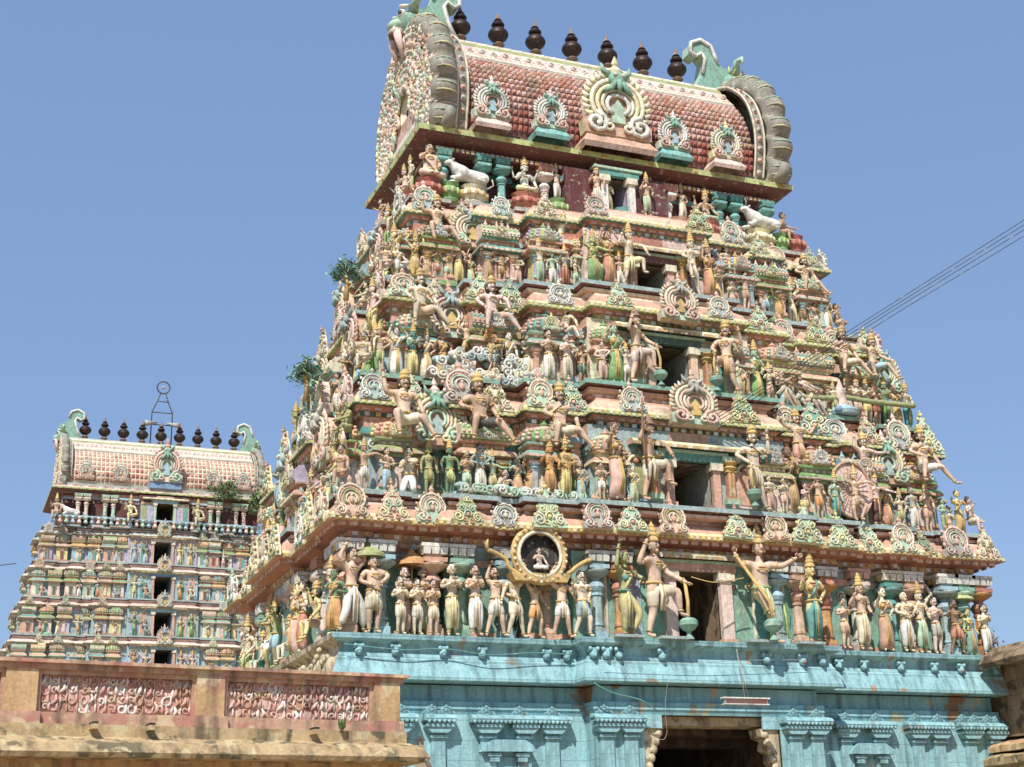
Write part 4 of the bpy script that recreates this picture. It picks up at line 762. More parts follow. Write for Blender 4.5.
def figure(pname, sex='m', fat=1.0, garb='short', head='crown', extra='', var=0):
    key = (pname, sex, fat, garb, head, extra, var)
    if key in FIG: return FIG[key]
    J = pose(pname)
    if var:
        vr = random.Random(var*7+len(pname)); 
        for n in ('hed', 'Le', 'Re', 'Lw', 'Rw', 'Lk', 'Rk', 'che'):
            if n in ('Lw', 'Rw') and pname in ('anjali', 'kneel'): continue
            g_ = .008 if n in ('hed', 'che', 'Lk', 'Rk') else .028; x, y, z = J[n]; J[n] = (x+vr.gauss(0, g_), y+vr.gauss(0, g_), z+vr.gauss(0, g_))
    f = fat; V = Vector; fem = sex == 'f'
    nd = dict(pel=(J['pel'], (.07*f, .058*f)), bel=(J['bel'], (.058*f*f, .052*f*f) if not fem else (.05, .045)), che=(J['che'], (.088*f, .062*f) if not fem else (.075, .055)), nec=(J['nec'], .034), nk2=(tuple(V(J['nec']).lerp(V(J['hed']), .5)), .028))
    ed = [('pel', 'bel'), ('bel', 'che'), ('che', 'nec'), ('nec', 'nk2')]
    hands = []; arms = ('L', 'R')
    for s in arms:
        lr = .9 if fem else 1.0
        nd[s+'s'] = (J[s+'s'], .039*f*lr); nd[s+'e'] = (J[s+'e'], .03*f*lr); nd[s+'w'] = (J[s+'w'], .02*lr)
        d = (V(J[s+'w'])-V(J[s+'e'])).normalized()
        if pname in ('anjali', 'kneel'): d = V((0, -.15, 1)).normalized()
        palm = V(J[s+'w'])+d*.035; nd[s+'p'] = (tuple(palm), (.02, .012)); ed += [('che', s+'s'), (s+'s', s+'e'), (s+'e', s+'w'), (s+'w', s+'p')]; hands.append((s, palm, d))
        nd[s+'h'] = (J[s+'h'], .056*f); nd[s+'k'] = (J[s+'k'], .039*f); nd[s+'m'] = (tuple(V(J[s+'k']).lerp(V(J[s+'a']), .33)+V((0, .012, 0))), .038*f); nd[s+'a'] = (J[s+'a'], .02)
        tl = J.get(s+'t'); kx = J[s+'a']; tl = tl or (kx[0]+(.025 if s == 'L' else -.025), kx[1]-.085, max(.016, kx[2]-.025)); nd[s+'t'] = (tl, (.022, .014))
        ed += [('pel', s+'h'), (s+'h', s+'k'), (s+'k', s+'m'), (s+'m', s+'a'), (s+'a', s+'t')]
    vs, fs = skin(nd, ed, 'pel', 1); b = MB(); b.add(vs, fs, 0, True)
    for s, palm, d in hands:                                 # fingers and thumb
        side = d.cross(V((0, 1, 0))); side = side.normalized() if side.length > .2 else V((1, 0, 0)); cu = V((0, -.012, 0))
        for q, (o_, ln) in enumerate(((-.016, .03), (-.005, .037), (.006, .034), (.016, .027))):
            p0 = palm+d*.008+side*o_; b.tube([p0, p0+d*ln*.55+cu*.5, p0+d*ln+cu*1.6], [.0062, .0056, .0035], 0, 4)
        sg = 1 if s == 'L' else -1; th = palm-d*.012+side*(.018*sg); b.tube([th, th+side*.016*sg+d*.012, th+side*.018*sg+d*.03], [.0075, .0065, .004], 0, 4)
    hd = V(J['hed'])
    b.ball(tuple(hd), .066, 0, 12, 9, (.84, .92, 1.12)); b.tube([hd+V((0, -.052, .02)), hd+V((0, -.066, -.014)), hd+V((0, -.054, -.02))], [.006, .011, .006], 0, 5); b.ball(tuple(hd+V((0, -.045, -.052))), .022, 0, 6, 4)
    for s in (-1, 1):
        b.ball(tuple(hd+V((s*.023, -.052, .008))), .0115, 1, 6, 4, (1.2, .7, .6)); b.ball(tuple(hd+V((s*.023, -.059, .008))), .0062, 2, 5, 4); b.ball(tuple(hd+V((s*.058, -.0, -.004))), .016, 0, 5, 4, (.5, .8, 1.5)); b.tube([hd+V((s*.01, -.057, .026)), hd+V((s*.036, -.05, .028))], .004, 2, 4)
    b.ball(tuple(hd+V((0, -.058, -.034))), .014, 3, 6, 4, (1.2, .5, .45))
    if 'stache' in extra or head in ('hair', 'giantcrown'): 
        for s in (-1, 1): b.tube([hd+V((0, -.064, -.026)), hd+V((s*.025, -.06, -.028)), hd+V((s*.042, -.045, -.016))], [.006, .006, .002], 2, 4)
    if fem:
        for s in (-1, 1): b.ball(tuple(V(J['che'])+V((s*.04, -.052, -.01))), .036, 0, 8, 5)
    body = protomesh(b, 'body', ['white']*4)
    # garment
    b = MB(); pel = V(J['pel']); wst = tuple(pel+V((0, 0, .055)))
    if garb in ('short', 'long', 'pants'):
        e_ = {'short': .92, 'long': 1.0, 'pants': 1.0}[garb]; nd = dict(w=(wst, (.072*f*f, .06*f*f)), p=(J['pel'], (.085*f, .072*f))); ed = [('w', 'p')]
        for s in arms:
            h, k, a = V(J[s+'h']), V(J[s+'k']), V(J[s+'a']); nd[s+'h'] = (tuple(h), .068*f); kk = h.lerp(k, e_); nd[s+'k'] = (tuple(kk), .054*f if garb != 'pants' else .047); ed += [('p', s+'h'), (s+'h', s+'k')]
            if garb != 'short': nd[s+'a'] = (tuple(k.lerp(a, .82)), .046 if garb == 'long' else .032); ed.append((s+'k', s+'a'))
        vs, fs = skin(nd, ed, 'p', 1); b.add(vs, fs, 0, True)
        kz = min(J['Lk'][2], J['Rk'][2]); lo = kz+.02 if garb == 'short' else kz*.45
        if pel.z > .4:
            for q in range(3): x = pel.x+(-.018+.018*q); b.tube([(x, pel.y-.06*f, pel.z+.03), (x*1.2, pel.y-.085*f, pel.z-.08), (x*1.6, pel.y-.07, lo)], [.016, .018, .012], 1 if q == 1 else 0, 5)
    elif garb in ('skirt', 'gown'):
        k = (V(J['Lk'])+V(J['Rk']))/2; a = (V(J['La'])+V(J['Ra']))/2; kw = abs(J['Lk'][0]-J['Rk'][0])/2+.055; aw = abs(J['La'][0]-J['Ra'][0])/2+.055
        rings = [(V(wst), .06, .05), (pel, .085, .072), ((pel+k)/2, (.085+kw)/2+.012, .078), (k, kw+.012, .075), ((k+a)/2, (kw+aw)/2+.018, .07), (a+V((0, 0, -.005)), aw+.03, .075)]
        n = 20; vs = []
        for c, rx, ry in rings:
            fl = 0 if c is rings[0][0] else .05
            for i in range(n): q = 2*PI*i/n; rr = 1+fl*math.cos(q*10); vs.append((c.x+rx*rr*math.cos(q), c.y+ry*rr*math.sin(q), c.z))
        fs = [(i*n+j, i*n+(j+1) % n, (i+1)*n+(j+1) % n, (i+1)*n+j) for i in range(len(rings)-1) for j in range(n)]; fs.append(tuple(range((len(rings)-1)*n, len(rings)*n))); b.add(vs, [q[::-1] for q in fs], 0, True)
        for x in (-.02, 0, .02): b.tube([(pel.x+x, pel.y-.07, pel.z+.03), (k.x+x*1.3, k.y-.085, k.z), (a.x+x*1.6, a.y-.08, a.z+.03)], .01, 1, 5)
    che = V(J['che'])
    if fem or garb == 'gown':
        b.lathe([(.066, -.05), (.078, -.01), (.08, .03), (.07, .055)], 1, 12, tuple(che), 1, .82)
        for s in (-1, 1): b.ball(tuple(che+V((s*.04, -.052, -.01))), .04, 1, 8, 5)
    if fem: b.tube([che+V((.08, -.01, .09)), che+V((.03, -.085, .02)), V(wst)+V((-.05, -.055, .0))], [.022, .026, .02], 0, 5, flat=(1, .5))
    b.tube([pel+V((.08*math.cos(q*PI/6)*f, .068*math.sin(q*PI/6)*f, .04)) for q in range(12)], .014, 1, 5, closed=True)
    gar = protomesh(b, 'garment', ['white']*2)
    # ornaments
    b = MB()
    for r_, dz, t in ((.05, .075, .009), (.066, .045, .008)): b.tube([che+V((r_*math.cos(q*PI/5), -.012+r_*.9*math.sin(q*PI/5)-(.02 if 5 < q < 10 else 0), dz-(.03 if 5 < q < 10 else 0))) for q in range(10)], t, 0, 4, closed=True)
    for s in arms:
        for a, c, t in ((s+'s', s+'e', .55), (s+'e', s+'w', .9), (s+'k', s+'a', .88)):
            p, q = V(J[a]), V(J[c]); m_ = p.lerp(q, t); d = (q-p).normalized(); e = d.orthogonal().normalized(); g_ = d.cross(e); rr = .034*f if t == .55 else .024 if t == .9 else .028; b.tube([m_+e*rr*math.cos(k*PI/4)+g_*rr*math.sin(k*PI/4) for k in range(8)], .008, 0, 4, closed=True)
        b.ball(tuple(hd+V((.06 if s == 'L' else -.06, -.005, -.035))), .016, 0, 5, 4)
    b.tube([che+V((-.06, -.03, .08)), che+V((0, -.068, 0)), che+V((.06, -.04, -.09))], .006, 1, 4)
    orn = protomesh(b, 'ornaments', ['white']*2)
    # head dress
    b = MB(); c = tuple(hd)
    if head == 'crown': b.lathe([(.058, .03), (.066, .045), (.058, .07), (.05, .085), (.056, .1), (.044, .13), (.048, .145), (.03, .175), (.034, .19), (.012, .22), (.004, .24)], 0, 10, c); b.ball((c[0], c[1]+.022, c[2]-.005), .062, 1, 10, 6, (1.05, .8, 1.05))
    elif head == 'giantcrown':
        b.lathe([(.06, .03), (.07, .05), (.056, .075), (.062, .1), (.04, .13), (.015, .16)], 0, 10, c); b.ball((c[0], c[1]+.025, c[2]-.01), .075, 1, 10, 6, (1.15, .8, 1.15))
    elif head == 'hair': b.ball((c[0], c[1]+.018, c[2]+.022), .07, 1, 12, 7, (1.0, .95, 1.0)); b.ball((c[0], c[1]+.04, c[2]+.08), .03, 1, 8, 5)
    elif head == 'bun': b.ball((c[0], c[1]+.02, c[2]+.02), .067, 1, 12, 7, (1, .95, 1)); b.ball((c[0]+.045, c[1]+.035, c[2]+.06), .038, 1, 8, 5); b.tube([(c[0]-.05, c[1]-.02, c[2]+.05), (c[0], c[1]-.03, c[2]+.072), (c[0]+.05, c[1]-.02, c[2]+.05)], .009, 0, 4)
    elif head == 'bald': b.ball((c[0], c[1]+.03, c[2]+.01), .058, 1, 8, 5, (1, .8, 1)); 
    elif head == 'hat': b.lathe([(.085, .035), (.07, .05), (.06, .07), (.045, .12), (.02, .15), (.008, .17)], 0, 10, c); b.ball((c[0], c[1]+.025, c[2]-.01), .066, 1, 10, 6)
    hdr = protomesh(b, 'headdress', ['white']*2)
    prop = None; b = MB()
    if 'mace' in extra:
        x, y = J['Lt'][0], J['Lt'][1]; b.lathe([(.05, .0), (.04, .02), (.022, .04), (.022, .07), (.06, .09), (.09, .13), (.09, .17), (.06, .195)], 0, 10, (x, y+.02, 0)); b.tube([(x, y+.02, .16), (x+.02, y+.02, .36), (J['Lw'][0], J['Lw'][1], J['Lw'][2])], [.02, .018, .016], 1, 6); prop = 'mace'
    if 'pot' in extra: b.lathe([(.02, 0), (.06, .02), (.075, .06), (.05, .1), (.02, .12)], 0, 9, (J['Lw'][0], J['Lw'][1]-.03, J['Lw'][2]-.14)); prop = 'pot'
    if 'bow' in extra: p = V(J['Rw']); b.tube([p+V((0, 0, .42)), p+V((-.07, -.02, .25)), p+V((-.1, -.02, 0)), p+V((-.07, -.02, -.3)), p+V((0, 0, -.5))], .011, 0, 5); prop = 'bow'
    if 'arms4' in extra:
        for s in (-1, 1): b.tube([che+V((s*.08, .03, .06)), che+V((s*.2, .02, .04)), che+V((s*.24, -.02, .17))], [.03, .022, .014], 0, 6); b.ball(tuple(che+V((s*.245, -.02, .2))), .028, 1, 8, 5)
        prop = 'extra_arms'
    if 'halo' in extra:
        b.tube([V((.17*math.cos(R(a)), .05, hd.z-.04+.2*math.sin(R(a)))) for a in range(-30, 211, 20)], [.02]*13, 0, 5)
        for a in range(-20, 201, 20): b.ball((.2*math.cos(R(a)), .05, hd.z-.04+.23*math.sin(R(a))), .022, 1, 5, 4)
        prop = 'halo'
    if 'club' in extra: p = V(J['Rw']); b.tube([p+V((0, 0, -.1)), p+V((-.02, -.02, .1)), p+V((-.03, -.02, .2))], [.012, .016, .035], 0, 6); prop = 'club'
    pm = protomesh(b, prop, ['white']*2) if prop else None
    FIG[key] = (body, gar, orn, hdr, pm, prop); return FIG[key]
POSESAY = dict(stand='standing at rest', anjali='with folded hands', up='raising both arms', out='with spread arms', belly='with hands on belly', bless='with one hand raised', hip='with hand on hip', point='pointing sideways', knee='leaning on one arm',
  dance='dancing with bent knees', step='striding with arms up', stride='stepping forward', bear='lifting one arm', guard='with one leg raised', guardout='with raised leg and spread arms', tug='leaning back to pull', cross='sitting cross-legged', crossfat='plump, sitting cross-legged',
  throne='seated with one leg down', giant='seated with leg stretched out', giantup='seated with raised arm', kneel='kneeling with folded hands', squat='squatting with raised hands')
GSAY = dict(short='loincloth', long='dhoti', pants='trousers', skirt='skirt', gown='sari')
ORD = ['first', 'second', 'third', 'fourth', 'fifth', 'sixth', 'seventh', 'eighth', 'ninth', 'tenth', 'eleventh', 'twelfth', 'thirteenth', 'fourteenth', 'fifteenth', 'sixteenth', 'seventeenth', 'eighteenth', 'nineteenth', 'twentieth', 'twenty-first', 'twenty-second', 'twenty-third', 'twenty-fourth', 'twenty-fifth', 'twenty-sixth', 'twenty-seventh', 'twenty-eighth']
def statue(x, y, z, H, pname, skinc, clo, garb='short', head='crown', sex='m', rz=0, fat=1.0, extra='', label='', clo2=None, group=None, mirror=False):
    VN[0] += 1; body, gar, orn, hdr, pm, prop = figure(pname, sex, fat, garb, head, extra, VN[0] % 4 if z < 25 else 0)
    r = root('statue', label, 'statue', (x, y, z), R(rz), group); r.scale = (-H if mirror else H, H, H)
    inst(body, 'body', r, mats=[skinc, 'white', 'black', 'red']); inst(gar, 'garment', r, mats=[clo, clo2 or 'gold'])
    inst(orn, 'jewellery', r, mats=['gold' if skinc not in ('yellow',) else 'coral', 'white'])
    hc = {'crown': ('gold', 'dark'), 'giantcrown': ('gold', 'dark'), 'hair': ('dark', 'dark'), 'bun': ('coral', 'dark'), 'bald': ('grey', 'grey'), 'hat': ('brown', 'dark')}[head]
    inst(hdr, 'headdress' if head in ('crown', 'giantcrown', 'hat') else 'hair', r, mats=list(hc))
    if prop: inst(pm, prop, r, mats={'mace': ['seagreen', 'gold'], 'pot': ['teal', 'gold'], 'bow': ['brown', 'brown'], 'extra_arms': [skinc, 'gold'], 'halo': ['gold', 'mint'], 'club': ['brown', 'brown']}[prop])
    return r
def row(items, y, z, tier, group, zc=0, pcx=0, pcy=0, fill=0, w=9):
    if fill:
        its = sorted(items, key=lambda i: i[0]); rf_ = random.Random(int(z*10)); ex = []
        for p, q in zip(its, its[1:]):
            gap = q[0]-p[0]
            if gap > .62 and not (p[0] < 0 < q[0] and gap < 3.2 and max(abs(p[0]), abs(q[0])) < 2) and abs((p[0]+q[0])/2) > .9:
                for k in range(1 if gap < 1.1 else 2):
                    x = p[0]+gap*(k+1)/(2 if gap < 1.1 else 3); pn, gb, hdn, sx_ = rf_.choice([('stand', 'long', 'crown', 'm'), ('anjali', 'short', 'hair', 'm'), ('hip', 'skirt', 'bun', 'f'), ('bless', 'short', 'crown', 'm'), ('belly', 'long', 'hair', 'm'), ('point', 'short', 'crown', 'm')])
                    ex.append((x, pn, fill*rf_.uniform(.85, 1.1), rf_.choice(['peach', 'pale', 'cream', 'tan', 'palepink', 'mint']), rf_.choice(['white', 'cream', 'salmon', 'yellow', 'sky', 'mint', 'olive', 'pink']), gb, hdn, dict(sex=sx_, rz=rf_.uniform(-25, 25))))
        items = items+ex
    """items: (x, pose, H, skin, cloth, garment, head, opts); labels count away from the doorway"""
    its = sorted(items, key=lambda i: abs(i[0])); cnt = {-1: 0, 1: 0}
    for it in its:
        x, pn, H, sk, cl, gb, hdn = it[:7]; o = dict(it[7]) if len(it) > 7 else {}
        s = -1 if x < 0 else 1; n = cnt[s]; cnt[s] += 1; size = 'Large ' if H > 2.15 else 'Small ' if H < 1.3 else ''
        lab = f"{size}{SAY[sk]} statue in {SAY[cl]} {GSAY[gb]} {POSESAY[pn]}, {ORD[n]} {'left' if s < 0 else 'right'} of {tier} doorway"
        if len(lab.split()) > 16: lab = lab.replace(' '+GSAY[gb], '', 1)
        if len(lab.split()) > 16: lab = lab.replace(' statue', '', 1)
        if len(lab.split()) > 16: lab = lab.replace(' in '+SAY[cl], '', 1)
        yy = o.pop('y', y-pcy*(1 if abs(x) < pcx else .62 if abs(x) < .52*w else .3 if abs(x) < .73*w else 0)); zz = o.pop('z', z)
        statue(x, yy, zz, H, pn, sk, cl, gb, hdn, label=lab[0].upper()+lab[1:], group=group, **o)
D = dict
G0 = 'stucco figures standing on the ledge above the blue base'
z0 = 7.12
row([(-9.75,'hip',1.55,'leaf','orange','gown','bun',D(sex='f',rz=-40)), (-9.35,'step',2.1,'peach','white','long','hair',D(rz=25)), (-8.8,'belly',1.95,'peach','cream','short','bald',D(fat=1.18)),
 (-8.12,'anjali',1.42,'pale','cream','short','hair'), (-7.69,'anjali',1.42,'pale','white','short','hair'), (-7.28,'anjali',1.42,'peach','cream','short','hair'), (-7.95,'anjali',1.75,'palepink','pink','long','bun',D(sex='f',y=.68)), (-7.45,'anjali',1.78,'peach','mint','long','hair',D(y=.7)),
 (-6.8,'anjali',1.82,'pale','paleyellow','long','bald'), (-6.25,'anjali',1.82,'peach','white','long','hair'), (-5.72,'bear',1.78,'peach','white','short','hair'), (-5.2,'bear',1.78,'pale','cream','short','hair',D(mirror=True)), (-4.68,'bear',1.6,'peach','orange','short','hair',D(rz=25)),
 (-4.02,'bear',1.72,'peach','white','short','hair'), (-3.55,'stride',1.72,'pale','blueGrey','short','hair'),
 (-2.35,'dance',2.3,'olive','yellow','pants','bun',D(sex='f',rz=30,clo2='teal')), (-1.5,'guard',2.7,'peach','pale','short','crown',D(rz=35,extra='mace',fat=1.08)),
 (1.65,'guardout',2.75,'peach','paleyellow','short','crown',D(extra='mace',fat=1.1,mirror=True,clo2='green')), (3.2,'hip',2.25,'yellow','teal','pants','crown',D(sex='f',fat=1.05)),
 (4.29,'anjali',1.4,'peach','peach','short','hair'), (5.0,'bless',1.9,'peach','cream','long','crown'), (5.72,'hip',1.8,'cream','salmon','gown','bun',D(sex='f')), (6.42,'belly',1.72,'pale','white','long','bald',D(fat=1.12)),
 (7.05,'bless',1.8,'pale','mint','long','crown'), (7.55,'anjali',1.65,'palepink','grey','short','hair'), (7.3,'up',1.95,'cream','cream','long','crown',D(y=.72)), (8.22,'stride',1.6,'brown','coral','short','hair'), (8.7,'stand',1.35,'lime','seagreen','skirt','bun',D(sex='f')), (9.25,'anjali',1.5,'pale','white','long','hair')],
 .4, z0, 'lowest tier', G0, pcx=3.6, pcy=.55)
G1 = 'stucco figures on the second tier'; z1 = 10.68
row([(-9.55,'throne',1.5,'tan','salmon','short','hair',D(rz=-30)), (-7.78,'kneel',1.6,'pale','white','long','hair',D(rz=-30)), (-7.26,'stand',1.35,'olive','olive','short','crown'), (-6.7,'stand',1.4,'leaf','lime','short','crown'), (-5.97,'belly',1.45,'blueGrey','white','long','hair'), (-5.29,'cross',1.3,'palepink','mint','long','hair'),
 (-4.6,'hip',1.3,'salmon','orange','skirt','crown',D(sex='f')), (-4.15,'bless',1.5,'orange','orange','long','crown'), (-3.72,'belly',1.6,'gold','yellow','pants','crown',D(fat=1.2)), (-2.42,'hip',2.15,'tan','pink','gown','bun',D(sex='f',rz=25)), (-1.45,'guard',2.3,'tan','cream','short','hat',D(rz=40,extra='bow')),
 (1.75,'guard',2.3,'pale','cream','short','giantcrown',D(extra='mace',mirror=True,rz=-10)), (3.05,'hip',2.05,'brown','tan','gown','bun',D(sex='f')), (3.95,'bless',1.3,'peach','orange','short','hair'), (5.1,'dance',1.45,'peach','peach','short','crown',D(y=.08)), (6.05,'point',1.5,'palepink','darkred','long','crown'), (7.5,'stand',1.35,'grey','white','long','hair'),
 (8.0,'bless',1.4,'peach','salmon','short','crown'), (9.1,'hip',1.35,'yellow','gold','skirt','bun',D(sex='f')), (9.5,'throne',1.5,'palepink','pale','short','hair',D(rz=30)), (6.6,'hip',1.35,'cream','coral','gown','bun',D(sex='f')), (4.5,'stand',1.3,'mint','teal','long','crown')],
 .72, z1, 'second tier', G1, pcx=3.0, pcy=.86, fill=1.15, w=8.8)
GG = 'big seated figures resting on the small cornices'
row([(-7.95,'giantup',2.3,'peach','cream','short','giantcrown',D(fat=1.1)), (-5.95,'giant',2.4,'tan','charcoal','short','giantcrown',D(fat=1.12)), (-3.72,'giant',2.3,'peach','cream','short','giantcrown',D(fat=1.1)), (3.6,'out',1.9,'peach','salmon','short','giantcrown',D(z=11.9,fat=1.1)), (5.85,'point',1.75,'palepink','cream','short','giantcrown',D(z=11.6)), (7.95,'giant',2.2,'peach','white','short','giantcrown')],
 .6, 12.0, 'upper second tier', GG, pcy=.3, w=8.8)
G2 = 'stucco figures on the third tier'; z2 = 14.15
row([(-8.7,'throne',1.5,'pale','palepink','short','hair',D(rz=-30)), (-8.26,'bless',1.35,'peach','lime','short','crown',D(rz=-20)), (-7.79,'up',1.4,'white','white','gown','bun',D(sex='f')), (-7.35,'anjali',1.4,'teal','yellow','long','crown'), (-6.96,'hip',1.35,'palepink','cream','skirt','crown',D(sex='f')), (-6.5,'bless',1.45,'salmon','gold','skirt','crown',D(sex='f')),
 (-5.8,'dance',1.2,'peach','gold','short','crown',D(z=14.8)), (-5.25,'throne',1.4,'orange','gold','long','crown',D(z=14.7,extra='halo')), (-6.0,'squat',1.0,'peach','cream','short','hair',D(y=1.15,z=13.95)), (-5.25,'squat',1.0,'peach','pale','short','hair',D(y=1.15,z=13.95)),
 (-4.72,'stand',1.5,'white','white','gown','bun',D(sex='f')), (-4.16,'anjali',1.55,'pale','white','long','hair'), (-3.72,'anjali',1.55,'peach','white','long','hair'), (-3.18,'anjali',1.5,'palepink','cream','long','hair'), (-2.72,'bless',1.25,'tan','darkgreen','short','hair',D(y=1.0)),
 (-1.95,'hip',1.75,'mint','green','gown','bun',D(sex='f')), (-1.3,'guard',2.15,'peach','palepink','short','hat',D(rz=40,extra='mace')), (1.55,'guard',2.15,'peach','tan','short','giantcrown',D(rz=-35,extra='mace',mirror=True)), (2.75,'hip',1.75,'mint','green','gown','crown',D(sex='f')), (2.2,'bless',1.5,'tan','salmon','skirt','bun',D(sex='f',y=.8)),
 (4.05,'tug',1.5,'peach','cream','short','hair'), (4.45,'tug',1.5,'pale','palepink','short','hair'), (4.85,'tug',1.5,'peach','white','short','hair'), (5.25,'tug',1.5,'palepink','cream','short','hair'),
 (6.37,'anjali',1.4,'peach','white','short','crown'), (6.72,'anjali',1.4,'palepink','palepink','short','crown'), (7.05,'anjali',1.4,'pale','yellow','short','crown'), (7.38,'bless',1.35,'salmon','red','short','crown'), (7.72,'up',1.45,'leaf','green','short','crown'), (8.1,'hip',1.4,'peach','gold','skirt','bun',D(sex='f')), (8.5,'bless',1.4,'pale','teal','long','crown')],
 1.72, z2, 'third tier', G2, pcx=2.55, pcy=1.22, fill=1.15, w=7.8)
row([(-7.16,'giant',2.1,'pale','peach','short','giantcrown',D(fat=1.08)), (-5.15,'giant',2.1,'palepink','salmon','short','giantcrown',D(fat=1.08)), (6.3,'giant',2.0,'peach','cream','short','giantcrown'), (7.35,'giantup',1.9,'peach','sky','short','giantcrown')], 1.6, 15.5, 'upper third tier', GG, pcy=.4, w=7.8)
G3 = 'stucco figures on the fourth tier'; z3 = 17.48
row([(-7.75,'throne',1.35,'peach','palepink','short','hair',D(rz=-30)), (-7.4,'throne',1.4,'pale','white','long','bun',D(sex='f')), (-6.9,'up',1.4,'yellow','gold','gown','crown',D(sex='f')), (-6.25,'anjali',1.2,'tan','coral','short','hair'), (-5.59,'bless',1.4,'peach','yellow','long','crown',D(extra='arms4')), (-4.86,'hip',1.3,'salmon','tan','skirt','bun',D(sex='f')), (-4.45,'belly',1.15,'peach','orange','short','hair'),
 (-3.44,'out',1.35,'pale','mint','long','crown',D(extra='arms4')), (-2.66,'bless',1.2,'grey','red','long','crown',D(extra='arms4')), (-2.0,'dance',1.5,'lime','green','gown','crown',D(sex='f')), (-1.5,'up',1.7,'tan','coral','gown','bun',D(sex='f')), (-.85,'guard',1.85,'pale','paleyellow','short','crown',D(rz=20)),
 (1.2,'guard',1.85,'pale','white','short','crown',D(mirror=True)), (1.75,'hip',1.7,'tan','coral','gown','crown',D(sex='f')), (2.35,'anjali',1.45,'peach','yellow','skirt','bun',D(sex='f',y=2.1)), (3.3,'out',1.3,'peach','salmon','short','hair',D(mirror=True)), (3.75,'belly',1.3,'cream','paleyellow','short','crown'), (4.25,'point',1.3,'grey','sky','short','hair'), (4.7,'hip',1.2,'yellow','orange','skirt','bun',D(sex='f')),
 (5.1,'stand',1.2,'tan','brown','long','crown'), (5.45,'up',1.55,'cream','pale','long','crown'), (5.85,'bless',1.25,'salmon','brown','short','hair'), (6.75,'hip',1.35,'peach','white','gown','crown',D(sex='f')), (7.1,'throne',1.35,'tan','peach','short','hair',D(rz=30))],
 2.85, z3, 'fourth tier', G3, pcx=2.1, pcy=1.38, fill=1.05, w=6.85)
row([(-6.2,'giantup',1.9,'peach','salmon','short','giantcrown',D(extra='')), (6.1,'giant',1.75,'peach','cream','short','giantcrown')], 2.9, 18.65, 'upper fourth tier', GG)
G4 = 'stucco figures below the great eave'; z4 = 21.25
row([(-6.05,'crossfat',2.0,'peach','cream','short','hair',D(fat=1.35)), (-6.75,'throne',1.3,'palepink','salmon','short','crown',D(rz=-60,y=4.2,z=20.62)), (-3.0,'cross',1.75,'white','paleyellow','long','crown',D(extra='arms4')), (-1.92,'bless',1.15,'palepink','white','long','crown'), (-.72,'bless',1.45,'peach','white','long','crown',D(y=3.6,z=20.95)), (-.3,'hip',1.2,'cream','yellow','skirt','crown',D(sex='f',y=3.7,z=20.95)),
 (.95,'bless',1.35,'peach','mint','long','crown',D(y=3.5,z=20.95)), (1.35,'hip',1.2,'white','sky','skirt','crown',D(sex='f')), (2.45,'hip',1.15,'palepink','white','skirt','crown',D(sex='f')), (3.3,'cross',1.7,'peach','mint','long','crown',D(extra='arms4')), (6.15,'throne',1.5,'tan','salmon','short','hair',D(rz=30,z=20.9))],
 3.95, z4, 'top tier', G4)
# figures against the flanks of the centre bay
for x, y, z, H, pn, sk, cl, gb, hdn, sx_, tn, gg in ((-3.35,.55,z1,1.5,'anjali','peach','green','long','crown','m','second',G1), (-2.95,1.55,z2,1.4,'bless','blueGrey','coral','long','crown','m','third',G2), (-2.5,2.45,z3,1.35,'hip','olive','yellow','gown','crown','f','fourth',G3), (-3.0,1.35,15.45,1.5,'giantup','pale','white','short','giantcrown','m','upper third',GG), (-2.6,2.3,18.6,1.3,'up','cream','salmon','short','giantcrown','m','upper fourth',GG), (2.9,2.3,18.6,1.4,'giant','pale','sky','short','giantcrown','m','upper fourth',GG), (2.7,1.3,15.5,1.5,'giantup','tan','cream','short','giantcrown','m','upper third',GG)):
    lab = f"{SAY[sk]} statue in {SAY[cl]} {POSESAY[pn]}, {tn} tier, {'left' if x < 0 else 'right'} side of centre bay"
    if len(lab.split()) > 16: lab = lab.replace(' statue', '', 1)
    if len(lab.split()) > 16: lab = lab.replace(' in '+SAY[cl], '', 1)
    statue(x, y, z, H, pn, sk, cl, gb, hdn, sx_, rz=-35 if x < 0 else 20, label=lab[0].upper()+lab[1:], group=gg)
# left flank figures
fr = random.Random(11); SK = ['peach', 'pale', 'palepink', 'tan', 'cream', 'olive', 'blueGrey', 'yellow', 'cream', 'leaf']; CL = ['white', 'cream', 'salmon', 'orange', 'green', 'yellow', 'mint', 'sky', 'coral', 'lime', 'pink', 'teal']
PS = [('stand', 'long', 'crown', 'm'), ('bless', 'long', 'crown', 'm'), ('hip', 'gown', 'bun', 'f'), ('anjali', 'long', 'hair', 'm'), ('dance', 'short', 'crown', 'm'), ('throne', 'short', 'hair', 'm'), ('up', 'gown', 'bun', 'f'), ('out', 'short', 'crown', 'm'), ('giantup', 'short', 'giantcrown', 'm'), ('hip', 'skirt', 'crown', 'f')]
def flank(x, ys, z, H, tier, group, sx=-1, name='left'):
    for n, y in enumerate(ys):
        pn, gb, hdn, sx_ = fr.choice(PS); sk, cl = fr.choice(SK), fr.choice(CL); h = H*fr.uniform(.85, 1.15)
        lab = f"{SAY[sk]} statue in {SAY[cl]} {GSAY[gb]} {POSESAY[pn]}, {ORD[n]} back along {tier} {name} flank"
        if len(lab.split()) > 16: lab = lab.replace(' '+GSAY[gb], '', 1)
        if len(lab.split()) > 16: lab = lab.replace(' in '+SAY[cl], '', 1)
        statue(x+fr.uniform(-.08, .08), YC+y, z, h, pn, sk, cl, gb, hdn, sx_, rz=(-90 if sx < 0 else 90)+fr.uniform(-20, 20), label=lab[0].upper()+lab[1:], group=group)
